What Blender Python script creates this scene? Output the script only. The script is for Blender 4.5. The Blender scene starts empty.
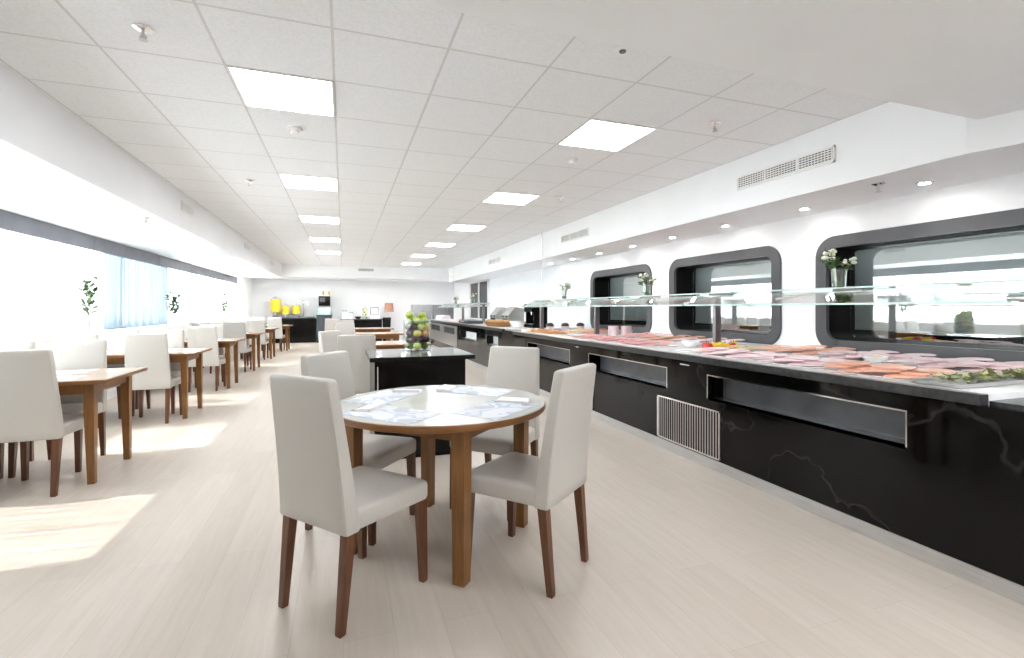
import bpy, bmesh, math, random
from math import sin, cos, pi, radians, sqrt, atan2
from mathutils import Vector, Matrix
random.seed(7)
SC = bpy.context.scene
COL = SC.collection

# ------------------------------------------------------------------ camera, world, sun, exposure
cam = bpy.data.cameras.new('camera')
cam.sensor_fit = 'HORIZONTAL'; cam.sensor_width = 36.0
cam.lens = 482.0 / 1024.0 * 36.0
cam.shift_y = -20.5 / 1024.0
cam.clip_end = 300
camo = bpy.data.objects.new('camera', cam); COL.objects.link(camo)
camo.location = (0, 0, 1.255)
camo.rotation_euler = (pi / 2, 0, -0.3365)
SC.camera = camo

w = bpy.data.worlds.new('world'); SC.world = w; w.use_nodes = True
wb = w.node_tree.nodes['Background']
wb.inputs[0].default_value = (0.87, 0.94, 1.0, 1); wb.inputs[1].default_value = 3.3

sun = bpy.data.lights.new('sun', 'SUN'); sun.energy = 5.0; sun.angle = radians(0.6); sun.color = (1, 0.97, 0.92)
suno = bpy.data.objects.new('sun', sun); COL.objects.link(suno)
suno.rotation_euler = Vector((1.0, -0.12, -1.0)).to_track_quat('-Z', 'Y').to_euler()

SC.view_settings.view_transform = 'Standard'
SC.view_settings.look = 'None'
SC.view_settings.exposure = 2.02
SC.view_settings.gamma = 1.0
SC.view_settings.use_curve_mapping = False
SC.cycles.max_bounces = 14; SC.cycles.diffuse_bounces = 10; SC.cycles.glossy_bounces = 5
SC.cycles.transparent_max_bounces = 20; SC.cycles.transmission_bounces = 6
SC.cycles.sample_clamp_indirect = 8.0
SC.cycles.caustics_reflective = False; SC.cycles.caustics_refractive = False
SC.cycles.use_denoising = True
LAMP = 5.8

# ------------------------------------------------------------------ materials
def mat(name, col=(0.8, 0.8, 0.8), rough=0.5, metal=0.0, spec=0.5, **kw):
    m = bpy.data.materials.new(name); m.use_nodes = True
    b = m.node_tree.nodes['Principled BSDF']
    b.inputs['Base Color'].default_value = (*col, 1)
    b.inputs['Roughness'].default_value = rough
    b.inputs['Metallic'].default_value = metal
    b.inputs['Specular IOR Level'].default_value = spec
    for k, v in kw.items():
        b.inputs[k.replace('_', ' ')].default_value = v
    return m

def N(m, t, **kw):
    n = m.node_tree.nodes.new(t)
    for k, v in kw.items(): setattr(n, k, v)
    return n
def L(m, a, b): m.node_tree.links.new(a, b)
def BS(m): return m.node_tree.nodes['Principled BSDF']
def OUT(m): return m.node_tree.nodes['Material Output']

def coords(m, scale=(1, 1, 1), rot=(0, 0, 0), loc=(0, 0, 0), obj=True):
    tc = N(m, 'ShaderNodeTexCoord'); mp = N(m, 'ShaderNodeMapping')
    mp.inputs['Scale'].default_value = scale; mp.inputs['Rotation'].default_value = rot; mp.inputs['Location'].default_value = loc
    L(m, tc.outputs['Object'], mp.inputs['Vector'])
    return mp.outputs['Vector']

def noise_mix(m, c1, c2, scale=(1, 1, 1), ns=5, detail=4, lo=0.35, hi=0.65, bump=0.0, rough=None):
    v = coords(m, scale)
    n = N(m, 'ShaderNodeTexNoise'); n.inputs['Scale'].default_value = ns; n.inputs['Detail'].default_value = detail
    L(m, v, n.inputs['Vector'])
    r = N(m, 'ShaderNodeValToRGB')
    r.color_ramp.elements[0].position = lo; r.color_ramp.elements[0].color = (*c1, 1)
    r.color_ramp.elements[1].position = hi; r.color_ramp.elements[1].color = (*c2, 1)
    L(m, n.outputs['Fac'], r.inputs['Fac'])
    L(m, r.outputs['Color'], BS(m).inputs['Base Color'])
    if bump:
        bp = N(m, 'ShaderNodeBump'); bp.inputs['Strength'].default_value = bump; bp.inputs['Distance'].default_value = 0.002
        L(m, n.outputs['Fac'], bp.inputs['Height']); L(m, bp.outputs['Normal'], BS(m).inputs['Normal'])
    if rough:
        mr = N(m, 'ShaderNodeMapRange'); mr.inputs['To Min'].default_value = rough[0]; mr.inputs['To Max'].default_value = rough[1]
        L(m, n.outputs['Fac'], mr.inputs['Value']); L(m, mr.outputs['Result'], BS(m).inputs['Roughness'])
    return m

M = {}
M['paint'] = noise_mix(mat('white_paint', rough=0.6), (0.865, 0.885, 0.91), (0.885, 0.905, 0.93), ns=3)
M['soffit'] = noise_mix(mat('soffit_paint', rough=0.65), (0.85, 0.87, 0.895), (0.87, 0.89, 0.915), ns=3)
M['backpaint'] = noise_mix(mat('back_wall_paint', rough=0.6), (0.82, 0.84, 0.87), (0.84, 0.86, 0.89), ns=2)
M['pelmet'] = noise_mix(mat('pelmet_grey', rough=0.5), (0.17, 0.175, 0.21), (0.20, 0.205, 0.24), ns=4)
M['metalwhite'] = noise_mix(mat('white_enamel', rough=0.35), (0.82, 0.82, 0.82), (0.86, 0.86, 0.86), ns=8)
M['steel'] = noise_mix(mat('brushed_steel', rough=0.3, metal=1.0), (0.50, 0.49, 0.48), (0.66, 0.65, 0.64), scale=(1, 1, 60), ns=6, rough=(0.22, 0.4))
M['steelh'] = noise_mix(mat('kick_steel', rough=0.35, metal=0.85), (0.58, 0.58, 0.58), (0.68, 0.68, 0.68), scale=(1, 1, 40), ns=4, rough=(0.3, 0.45))
M['chrome'] = noise_mix(mat('chrome', rough=0.12, metal=1.0), (0.78, 0.78, 0.78), (0.86, 0.86, 0.86), ns=4)
M['black'] = noise_mix(mat('black_lacquer', rough=0.2, spec=0.3), (0.001, 0.001, 0.001), (0.0016, 0.0016, 0.0017), ns=4)
M['blackmat'] = noise_mix(mat('black_matt', rough=0.6, spec=0.2), (0.0015, 0.0015, 0.0015), (0.0025, 0.0025, 0.0025), ns=6)
M['darkslot'] = noise_mix(mat('dark_slot', rough=0.7), (0.010, 0.010, 0.010), (0.016, 0.016, 0.016), ns=6)
M['framegrey'] = noise_mix(mat('window_frame_grey', rough=0.35), (0.06, 0.06, 0.066), (0.07, 0.07, 0.077), ns=5)
M['blind'] = noise_mix(mat('grey_blind', rough=0.8), (0.78, 0.80, 0.80), (0.84, 0.86, 0.86), scale=(1, 6, 1), ns=4)
M['green_fruit'] = noise_mix(mat('green_apple_skin', rough=0.3), (0.30, 0.42, 0.04), (0.46, 0.55, 0.10), ns=30)
M['dkgreen_fruit'] = noise_mix(mat('lime_skin', rough=0.35), (0.07, 0.14, 0.02), (0.12, 0.22, 0.03), ns=30)
M['yellow_fruit'] = noise_mix(mat('yellow_apple_skin', rough=0.3), (0.62, 0.50, 0.08), (0.70, 0.62, 0.18), ns=20)
M['plum'] = noise_mix(mat('plum_skin', rough=0.35), (0.03, 0.008, 0.014), (0.07, 0.015, 0.03), ns=25)
M['orange_fruit'] = noise_mix(mat('orange_peel', rough=0.4), (0.60, 0.28, 0.06), (0.68, 0.38, 0.12), ns=25)
M['stem'] = noise_mix(mat('stem_brown', rough=0.7), (0.10, 0.06, 0.03), (0.16, 0.10, 0.05), ns=30)
M['leaf'] = noise_mix(mat('leaf_green', rough=0.5), (0.07, 0.15, 0.04), (0.16, 0.28, 0.09), ns=14)
M['paleleaf'] = noise_mix(mat('pale_leaf', rough=0.5), (0.035, 0.08, 0.03), (0.08, 0.14, 0.06), ns=14)
M['petal'] = noise_mix(mat('cream_petal', rough=0.6), (0.80, 0.79, 0.66), (0.88, 0.87, 0.80), ns=20)
M['china'] = noise_mix(mat('white_china', rough=0.2), (0.90, 0.90, 0.90), (0.93, 0.93, 0.93), ns=5)
M['ham'] = noise_mix(mat('pink_ham', rough=0.45), (0.90, 0.66, 0.70), (0.93, 0.79, 0.82), ns=14)
M['salmon'] = noise_mix(mat('smoked_salmon', rough=0.4), (0.86, 0.42, 0.28), (0.90, 0.58, 0.44), scale=(1, 3, 1), ns=14)
M['salami'] = noise_mix(mat('red_salami', rough=0.45), (0.80, 0.34, 0.34), (0.88, 0.56, 0.54), ns=60)
M['cheese'] = noise_mix(mat('yellow_cheese', rough=0.45), (0.80, 0.55, 0.18), (0.86, 0.66, 0.30), ns=12)
M['carrot'] = noise_mix(mat('orange_melon', rough=0.4), (0.80, 0.36, 0.10), (0.85, 0.46, 0.16), ns=12)
M['pepper'] = noise_mix(mat('red_pepper', rough=0.25), (0.55, 0.03, 0.02), (0.65, 0.07, 0.04), ns=12)
M['ypepper'] = noise_mix(mat('yellow_pepper', rough=0.25), (0.80, 0.50, 0.03), (0.86, 0.62, 0.06), ns=12)
M['olive'] = noise_mix(mat('dark_olive', rough=0.3), (0.03, 0.02, 0.02), (0.06, 0.04, 0.03), ns=20)
M['salad'] = noise_mix(mat('salad_leaf', rough=0.5), (0.34, 0.38, 0.11), (0.62, 0.63, 0.36), ns=12)
M['bread'] = noise_mix(mat('bread_crust', rough=0.7), (0.48, 0.26, 0.09), (0.64, 0.42, 0.20), ns=12)
M['basket'] = noise_mix(mat('wicker', rough=0.8), (0.20, 0.09, 0.03), (0.36, 0.19, 0.08), scale=(1, 1, 4), ns=30)
M['pinkcup'] = noise_mix(mat('pink_white_ceramic', rough=0.3), (0.74, 0.58, 0.62), (0.80, 0.66, 0.69), ns=5)
M['juice'] = noise_mix(mat('yellow_juice', rough=0.2), (0.80, 0.58, 0.03), (0.86, 0.66, 0.08), ns=3)
M['teal'] = noise_mix(mat('pale_teal_plastic', rough=0.4), (0.42, 0.66, 0.66), (0.50, 0.72, 0.72), ns=3)
M['bluegrey'] = noise_mix(mat('slate_cabinet', rough=0.5), (0.035, 0.045, 0.055), (0.05, 0.06, 0.07), ns=3)
M['copper'] = noise_mix(mat('copper_shade', rough=0.4), (0.35, 0.18, 0.12), (0.46, 0.25, 0.18), ns=5)
M['islandtop'] = noise_mix(mat('polished_grey_top', rough=0.08), (0.20, 0.21, 0.21), (0.24, 0.25, 0.25), ns=5)
M['napkin'] = noise_mix(mat('napkin_paper', rough=0.8), (0.82, 0.82, 0.82), (0.86, 0.86, 0.86), ns=20)
M['cyanplastic'] = noise_mix(mat('grey_tray_plastic', rough=0.5), (0.10, 0.10, 0.14), (0.16, 0.16, 0.20), ns=5)

# leather
m = M['leather'] = noise_mix(mat('cream_leather', rough=0.42, spec=0.4), (0.535, 0.512, 0.475), (0.555, 0.532, 0.495), ns=160, bump=0.04)
# wood
def wood(name, c1, c2, sc, rough=0.35, spec=0.5):
    m = mat(name, rough=rough, spec=spec)
    v = coords(m, sc)
    n = N(m, 'ShaderNodeTexNoise'); n.inputs['Scale'].default_value = 3; n.inputs['Detail'].default_value = 6; n.inputs['Distortion'].default_value = 0.6
    L(m, v, n.inputs['Vector'])
    r = N(m, 'ShaderNodeValToRGB'); r.color_ramp.elements[0].position = 0.3; r.color_ramp.elements[1].position = 0.7
    r.color_ramp.elements[0].color = (*c1, 1); r.color_ramp.elements[1].color = (*c2, 1)
    L(m, n.outputs['Fac'], r.inputs['Fac']); L(m, r.outputs['Color'], BS(m).inputs['Base Color'])
    return m
M['walnut'] = wood('walnut_leg', (0.085, 0.031, 0.014), (0.15, 0.058, 0.025), (14, 14, 1.5))
M['beech'] = wood('beech_table_leg', (0.165, 0.068, 0.016), (0.25, 0.108, 0.028), (16, 16, 1.5))
M['beechtop'] = wood('beech_table_edge', (0.19, 0.073, 0.02), (0.27, 0.115, 0.034), (2, 2, 20))
M['pinetop'] = wood('pale_laminate_top', (0.44, 0.33, 0.245), (0.52, 0.41, 0.32), (1.5, 14, 1), rough=0.22)
# round table top: pale laminate with faint grey
M['whitetop'] = noise_mix(mat('white_laminate_top', rough=0.18), (0.50, 0.51, 0.49), (0.60, 0.61, 0.59), ns=4)

# printed placemat
def placemat_mat():
    m = mat('printed_placemat', rough=0.6)
    v = coords(m, (1, 1, 1))
    n = N(m, 'ShaderNodeTexNoise'); n.inputs['Scale'].default_value = 5; n.inputs['Detail'].default_value = 2; L(m, v, n.inputs['Vector'])
    r = N(m, 'ShaderNodeValToRGB'); r.color_ramp.interpolation = 'CONSTANT'
    e = r.color_ramp.elements
    e[0].position = 0.0; e[0].color = (0.68, 0.70, 0.74, 1)
    e[1].position = 0.47; e[1].color = (0.47, 0.53, 0.66, 1)
    x = e.new(0.53); x.color = (0.66, 0.69, 0.74, 1)
    x = e.new(0.60); x.color = (0.45, 0.48, 0.53, 1)
    L(m, n.outputs['Fac'], r.inputs['Fac']); L(m, r.outputs['Color'], BS(m).inputs['Base Color'])
    return m
M['mat'] = placemat_mat()

# floor planks
def floor_mat():
    m = mat('pale_plank_floor', rough=0.34, spec=0.45)
    v = coords(m, (1, 1, 1), rot=(0, 0, pi / 2))
    b = N(m, 'ShaderNodeTexBrick'); b.offset = 0.37; b.offset_frequency = 2
    b.inputs['Scale'].default_value = 1; b.inputs['Brick Width'].default_value = 1.4; b.inputs['Row Height'].default_value = 0.19
    b.inputs['Mortar Size'].default_value = 0.0012; b.inputs['Mortar Smooth'].default_value = 0.3; b.inputs['Bias'].default_value = 0
    b.inputs['Color1'].default_value = (0.515, 0.455, 0.395, 1); b.inputs['Color2'].default_value = (0.555, 0.495, 0.435, 1); b.inputs['Mortar'].default_value = (0.44, 0.38, 0.32, 1)
    L(m, v, b.inputs['Vector'])
    v2 = coords(m, (16, 1.2, 1))
    n = N(m, 'ShaderNodeTexNoise'); n.inputs['Scale'].default_value = 2.0; n.inputs['Detail'].default_value = 7; n.inputs['Distortion'].default_value = 0.8
    L(m, v2, n.inputs['Vector'])
    r = N(m, 'ShaderNodeValToRGB'); r.color_ramp.elements[0].position = 0.3; r.color_ramp.elements[1].position = 0.7
    r.color_ramp.elements[0].color = (0.91, 0.90, 0.89, 1); r.color_ramp.elements[1].color = (1.0, 1.0, 1.0, 1)
    L(m, n.outputs['Fac'], r.inputs['Fac'])
    mx = N(m, 'ShaderNodeMixRGB', blend_type='MULTIPLY'); mx.inputs['Fac'].default_value = 1
    L(m, b.outputs['Color'], mx.inputs[1]); L(m, r.outputs['Color'], mx.inputs[2])
    L(m, mx.outputs['Color'], BS(m).inputs['Base Color'])
    return m
M['floor'] = floor_mat()

# ceiling tiles 60 x 60 cm, grid registered to the room
def tile_mat():
    m = mat('mineral_fibre_ceiling_tiles', rough=0.9, spec=0.2)
    v = coords(m, (1, 1, 1), loc=(0.054 + 0.6 * 20, -2.613 + 0.6 * 20, 0))
    b = N(m, 'ShaderNodeTexBrick'); b.offset = 0.0; b.squash = 1.0
    b.inputs['Scale'].default_value = 1; b.inputs['Brick Width'].default_value = 0.6; b.inputs['Row Height'].default_value = 0.6
    b.inputs['Mortar Size'].default_value = 0.008; b.inputs['Mortar Smooth'].default_value = 0.15; b.inputs['Bias'].default_value = 0
    b.inputs['Color1'].default_value = (0.86, 0.88, 0.905, 1); b.inputs['Color2'].default_value = (0.88, 0.90, 0.925, 1); b.inputs['Mortar'].default_value = (0.70, 0.70, 0.70, 1)
    L(m, v, b.inputs['Vector'])
    n = N(m, 'ShaderNodeTexNoise'); n.inputs['Scale'].default_value = 70; n.inputs['Detail'].default_value = 3
    L(m, coords(m), n.inputs['Vector'])
    r = N(m, 'ShaderNodeValToRGB'); r.color_ramp.elements[0].position = 0.35; r.color_ramp.elements[1].position = 0.6
    r.color_ramp.elements[0].color = (0.94, 0.94, 0.94, 1); r.color_ramp.elements[1].color = (1, 1, 1, 1)
    L(m, n.outputs['Fac'], r.inputs['Fac'])
    mx = N(m, 'ShaderNodeMixRGB', blend_type='MULTIPLY'); mx.inputs['Fac'].default_value = 1
    L(m, b.outputs['Color'], mx.inputs[1]); L(m, r.outputs['Color'], mx.inputs[2]); L(m, mx.outputs['Color'], BS(m).inputs['Base Color'])
    bp = N(m, 'ShaderNodeBump'); bp.inputs['Strength'].default_value = 0.4; bp.inputs['Distance'].default_value = 0.004; bp.invert = True
    L(m, b.outputs['Fac'], bp.inputs['Height']); L(m, bp.outputs['Normal'], BS(m).inputs['Normal'])
    return m
M['tile'] = tile_mat()

# polished black marble with pale veins
def marble_mat():
    m = mat('polished_black_marble', rough=0.16, spec=0.25)
    v = coords(m, (1, 1, 1))
    n = N(m, 'ShaderNodeTexNoise'); n.inputs['Scale'].default_value = 0.8; n.inputs['Detail'].default_value = 5; n.inputs['Distortion'].default_value = 0.35
    L(m, v, n.inputs['Vector'])
    r = N(m, 'ShaderNodeValToRGB'); e = r.color_ramp.elements
    e[0].position = 0.0; e[0].color = (0.0012, 0.0012, 0.0012, 1); e[1].position = 0.494; e[1].color = (0.0015, 0.0015, 0.0015, 1)
    x = e.new(0.5); x.color = (0.022, 0.022, 0.022, 1); x = e.new(0.506); x.color = (0.0015, 0.0015, 0.0015, 1)
    x = e.new(1.0); x.color = (0.004, 0.004, 0.004, 1)
    L(m, n.outputs['Fac'], r.inputs['Fac']); L(m, r.outputs['Color'], BS(m).inputs['Base Color'])
    n2 = N(m, 'ShaderNodeTexNoise'); n2.inputs['Scale'].default_value = 1.7; n2.inputs['Detail'].default_value = 4; L(m, v, n2.inputs['Vector'])
    mr = N(m, 'ShaderNodeMapRange'); mr.inputs['From Min'].default_value = 0.35; mr.inputs['From Max'].default_value = 0.7
    mr.inputs['To Min'].default_value = 0.05; mr.inputs['To Max'].default_value = 0.2
    L(m, n2.outputs['Fac'], mr.inputs['Value']); L(m, mr.outputs['Result'], BS(m).inputs['Roughness'])
    return m
M['marble'] = marble_mat()
M['granite'] = noise_mix(mat('dark_granite_edge', rough=0.3), (0.009, 0.009, 0.010), (0.028, 0.028, 0.029), ns=40, detail=6)

# thin clear glass / greenish glass / mirror-like interior glazing
def glass_mat(name, tint, refl, rough=0.02):
    m = mat(name); t = N(m, 'ShaderNodeBsdfTransparent'); g = N(m, 'ShaderNodeBsdfGlossy')
    t.inputs[0].default_value = (*tint, 1); g.inputs['Color'].default_value = (1, 1, 1, 1); g.inputs['Roughness'].default_value = rough
    f = N(m, 'ShaderNodeLayerWeight')
    pw = N(m, 'ShaderNodeMath', operation='POWER'); pw.inputs[1].default_value = 5.0; L(m, f.outputs['Facing'], pw.inputs[0])
    a = N(m, 'ShaderNodeMath', operation='MULTIPLY_ADD'); a.inputs[1].default_value = 0.9; a.inputs[2].default_value = refl + 0.035; a.use_clamp = True
    L(m, pw.outputs[0], a.inputs[0])
    x = N(m, 'ShaderNodeMixShader'); L(m, a.outputs[0], x.inputs[0]); L(m, t.outputs[0], x.inputs[1]); L(m, g.outputs[0], x.inputs[2])
    L(m, x.outputs[0], OUT(m).inputs['Surface']); return m
M['glass'] = glass_mat('clear_glass', (0.97, 0.985, 0.98), 0.02)
M['windowglass'] = glass_mat('window_glass', (0.97, 0.98, 0.98), 0.0)
M['greenglass'] = glass_mat('shelf_glass', (0.955, 0.985, 0.972), 0.13)
M['glassedge'] = noise_mix(mat('green_glass_edge', rough=0.15), (0.42, 0.62, 0.56), (0.52, 0.70, 0.64), ns=6)
M['mirrorglass'] = glass_mat('reflective_interior_glass', (0.90, 0.93, 0.93), 0.24, 0.01)

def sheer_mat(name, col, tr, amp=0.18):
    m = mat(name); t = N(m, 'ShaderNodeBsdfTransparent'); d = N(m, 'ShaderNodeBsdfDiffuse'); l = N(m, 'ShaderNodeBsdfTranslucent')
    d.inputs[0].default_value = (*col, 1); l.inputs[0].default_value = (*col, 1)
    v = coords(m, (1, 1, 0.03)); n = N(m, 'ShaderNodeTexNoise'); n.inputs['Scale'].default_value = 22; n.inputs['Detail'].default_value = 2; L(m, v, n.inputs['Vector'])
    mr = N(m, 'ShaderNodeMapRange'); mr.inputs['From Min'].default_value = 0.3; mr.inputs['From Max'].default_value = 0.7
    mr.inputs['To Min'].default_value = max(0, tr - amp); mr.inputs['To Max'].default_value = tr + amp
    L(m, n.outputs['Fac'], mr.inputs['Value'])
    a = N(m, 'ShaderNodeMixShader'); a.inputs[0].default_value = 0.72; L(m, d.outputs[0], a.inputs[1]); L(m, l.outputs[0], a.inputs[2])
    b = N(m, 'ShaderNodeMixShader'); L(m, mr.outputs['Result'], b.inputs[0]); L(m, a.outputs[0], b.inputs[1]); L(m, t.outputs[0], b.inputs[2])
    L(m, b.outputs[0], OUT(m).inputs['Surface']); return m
M['sheer'] = sheer_mat('white_sheer_voile', (0.95, 0.95, 0.95), 0.30)
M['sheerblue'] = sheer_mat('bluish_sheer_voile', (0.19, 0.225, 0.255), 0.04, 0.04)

def emit_mat(name, col, s):
    m = mat(name, col); b = BS(m); b.inputs['Emission Color'].default_value = (*col, 1); b.inputs['Emission Strength'].default_value = s; return m
M['lamp'] = emit_mat('lit_diffuser', (0.96, 0.98, 1.0), LAMP)
M['strip'] = emit_mat('kitchen_strip_light', (0.95, 1.0, 1.0), 2.2)
m = M['lightblind'] = mat('translucent_grey_blind')
d_ = N(m, 'ShaderNodeBsdfDiffuse'); l_ = N(m, 'ShaderNodeBsdfTranslucent'); x_ = N(m, 'ShaderNodeMixShader'); x_.inputs[0].default_value = 0.5
n_ = N(m, 'ShaderNodeTexNoise'); n_.inputs['Scale'].default_value = 6; L(m, coords(m, (1, 0.3, 8)), n_.inputs['Vector'])
r_ = N(m, 'ShaderNodeValToRGB'); r_.color_ramp.elements[0].color = (0.74, 0.78, 0.78, 1); r_.color_ramp.elements[1].color = (0.84, 0.88, 0.88, 1)
L(m, n_.outputs['Fac'], r_.inputs['Fac']); L(m, r_.outputs['Color'], d_.inputs[0]); L(m, r_.outputs['Color'], l_.inputs[0])
L(m, d_.outputs[0], x_.inputs[1]); L(m, l_.outputs[0], x_.inputs[2]); L(m, x_.outputs[0], OUT(m).inputs['Surface'])
M['spotlamp'] = emit_mat('lit_spot_lens', (1, 0.97, 0.93), 62.0)

# ------------------------------------------------------------------ mesh helpers
def nb(): return bmesh.new()
def box(bm, x0, x1, y0, y1, z0, z1, bev=0.0, seg=2):
    r = bmesh.ops.create_cube(bm, size=1)
    vs = r['verts']
    for v in vs:
        v.co = Vector(((x0 + x1) / 2 + v.co.x * (x1 - x0), (y0 + y1) / 2 + v.co.y * (y1 - y0), (z0 + z1) / 2 + v.co.z * (z1 - z0)))
    if bev:
        es = list({e for v in vs for e in v.link_edges})
        bmesh.ops.bevel(bm, geom=es, offset=bev, segments=seg, affect='EDGES', profile=0.5)
    return bm
def loft(bm, rings, cap=True):
    R = [[bm.verts.new(p) for p in ring] for ring in rings]
    n = len(R[0])
    for a, b in zip(R, R[1:]):
        for i in range(n):
            bm.faces.new((a[i], a[(i + 1) % n], b[(i + 1) % n], b[i]))
    if cap:
        bm.faces.new(list(reversed(R[0]))); bm.faces.new(R[-1])
    return bm
def circ(c, r, n=16, z=None):
    return [(c[0] + r * cos(2 * pi * i / n), c[1] + r * sin(2 * pi * i / n), c[2]) for i in range(n)]
def lathe(bm, prof, n=24, c=(0, 0, 0), cap=True):
    return loft(bm, [circ((c[0], c[1], c[2] + z), max(r, 1e-4), n) for r, z in prof], cap)
def tube(bm, p0, p1, r0, r1=None, n=10):
    r1 = r0 if r1 is None else r1
    p0, p1 = Vector(p0), Vector(p1); d = (p1 - p0).normalized()
    u = d.orthogonal().normalized(); v = d.cross(u)
    loft(bm, [[p + (u * cos(2 * pi * i / n) + v * sin(2 * pi * i / n)) * r for i in range(n)] for p, r in ((p0, r0), (p1, r1))])
    return bm
def rrect(w, h, r, n=5):
    pts = []
    for cx, cy, a0 in ((w / 2 - r, h / 2 - r, 0), (-w / 2 + r, h / 2 - r, pi / 2), (-w / 2 + r, -h / 2 + r, pi), (w / 2 - r, -h / 2 + r, 1.5 * pi)):
        for i in range(n + 1):
            a = a0 + pi / 2 * i / n; pts.append((cx + r * cos(a), cy + r * sin(a)))
    return pts
def ball(bm, c, r, sz=1.0, u=14, v=9):
    ret = bmesh.ops.create_uvsphere(bm, u_segments=u, v_segments=v, radius=r)
    for q in ret['verts']: q.co = Vector((c[0] + q.co.x, c[1] + q.co.y, c[2] + q.co.z * sz))
    return bm
def obj(name, bm, m, parent=None, smooth=True, loc=None):
    me = bpy.data.meshes.new(name)
    bmesh.ops.recalc_face_normals(bm, faces=bm.faces)
    bm.to_mesh(me); bm.free()
    if isinstance(m, (list, tuple)):
        for q in m: me.materials.append(q)
    else: me.materials.append(m)
    if smooth:
        me.polygons.foreach_set('use_smooth', [True] * len(me.polygons))
        try: me.set_sharp_from_angle(angle=radians(38))
        except Exception: pass
    o = bpy.data.objects.new(name, me); COL.objects.link(o)
    if loc: o.location = loc
    if parent: o.parent = parent
    return o
def tag(o, label, cat, group=None, kind=None):
    o['label'] = label; o['category'] = cat
    if group: o['group'] = group
    if kind: o['kind'] = kind
    return o
def thing(name, label, cat, loc=(0, 0, 0), rz=0.0, group=None):
    o = bpy.data.objects.new(name, None); COL.objects.link(o)
    o.empty_display_size = 0.1
    o.location = loc; o.rotation_euler = (0, 0, rz)
    return tag(o, label, cat, group)
def struct(name, bm, m, parent=None, label=None, smooth=False):
    o = obj(name, bm, m, parent, smooth=smooth)
    if not parent: o['kind'] = 'structure'
    if label: o['label'] = label
    return o
def dup(root, loc, rz=0.0, label=None, group=None):
    r = root.copy(); COL.objects.link(r); r.location = loc; r.rotation_euler = (0, 0, rz)
    if label: r['label'] = label
    if group: r['group'] = group
    for ch in list(root.children):
        c = ch.copy(); COL.objects.link(c); c.parent = r
        for g in list(ch.children):
            d = g.copy(); COL.objects.link(d); d.parent = c
    return r
ORD = ['nearest', 'second nearest', 'third nearest', 'fourth nearest', 'fifth nearest', 'sixth nearest', 'seventh nearest', 'eighth nearest']

# ------------------------------------------------------------------ room shell
YB, YF = 20.0, -3.0          # back wall, wall behind the camera
XL, XR = -3.4, 4.4
CZ = 2.68                    # tiled ceiling
LZ, RZ = 2.235, 2.19         # soffit undersides
struct('floor', box(nb(), XL - 0.2, XR + 0.2, YF - 0.2, YB + 0.2, -0.1, 0), M['floor'])
struct('ceiling', box(nb(), -1.95, 3.6, 1.7, 17.05, CZ, CZ + 0.05), M['tile'])
NS = nb(); box(NS, XL - 0.2, XR + 0.2, YF - 0.2, 1.795, 2.38, 2.85)
struct('ceiling_near', NS, M['soffit'], label='plain lowered ceiling over the foreground')
struct('ceiling_window_side', box(box(nb(), -3.24, -1.87, 1.795, 17.0, LZ, 2.85), -3.6, -3.24, 1.795, 17.0, 2.44, 2.85), M['soffit'])
struct('ceiling_back', box(nb(), XL - 0.2, XR + 0.2, 17.12, YB + 0.2, 2.36, 2.85), M['paint'])
struct('trim_4', box(nb(), XL - 0.2, XR + 0.2, 17.0, 17.12, 2.28, 2.85), M['paint'], label='lip of the back bulkhead')
b = nb(); pl = [(3.55, 17.0), (3.55, 1.84), (3.72, 1.35), (3.72, YF), (XR + 0.2, YF), (XR + 0.2, 17.0)]
loft(b, [[(x, y, RZ) for x, y in pl], [(x, y, 2.85) for x, y in pl]])
struct('ceiling_buffet_side', b, M['paint'])
struct('wall_back', box(nb(), XL - 0.2, XR + 0.2, YB, YB + 0.15, 0, 2.4), M['backpaint'])
struct('wall_front', box(nb(), XL - 0.2, XR + 0.2, YF - 0.15, YF, 0, 2.5), M['paint'])

# window wall: low wall with ledge, head, end pier
b = nb(); box(b, XL - 0.15, -3.06, YF, YB, 0, 0.9); box(b, XL - 0.15, XL, 3.16, 17.4, 2.36, 2.44); box(b, XL - 0.15, -3.2, YF, 3.16, 0.9, 2.4); box(b, XL - 0.15, -3.2, 17.4, YB, 0.9, 2.4)
struct('wall_left', b, M['paint'])
struct('trim_1', box(nb(), XL - 0.15, -3.03, 3.16, 17.4, 0.9, 0.93, 0.006), M['metalwhite'], label='white ledge below the long window')
# glazing bays
y = 3.16; k = 1
while y < 17.3:
    y1 = min(y + 2.04, 17.4)
    wt = struct('window_%d' % k, box(nb(), -3.47, -3.464, y + 0.03, y1 - 0.03, 0.96, 2.34), M['windowglass'])
    b = nb()
    for yy in (y, y1 - 0.05): box(b, -3.50, -3.43, yy, yy + 0.05, 0.93, 2.37)
    box(b, -3.50, -3.43, y, y1, 0.93, 0.98); box(b, -3.50, -3.43, y, y1, 2.32, 2.37)
    obj('window_frame', b, M['metalwhite'], wt, smooth=False)
    y = y1; k += 1
# pelmet fascia in front of the curtain track
b = nb(); yy = 3.16
while yy < 17.3:
    box(b, -3.24, -3.19, yy + 0.003, min(yy + 2.45, 17.4) - 0.003, 2.045, LZ); yy += 2.45
struct('trim_2', b, M['pelmet'], label='grey pelmet above the curtains')
# unseen slabs added outside, with gaps that shape the floor sun patches
b = nb()
for kk in range(-3, 8):
    c0 = 3.80 + 2.05 * kk
    box(b, -5.4, -3.62, c0 + 0.50, c0 + (2.56 if kk == 2 else 1.55), 2.62, 2.70)  # widened slab keeps direct sun off the bluish curtain
struct('trim_3', b, M['paint'], label='exterior sun-shade slabs over the window')
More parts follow.
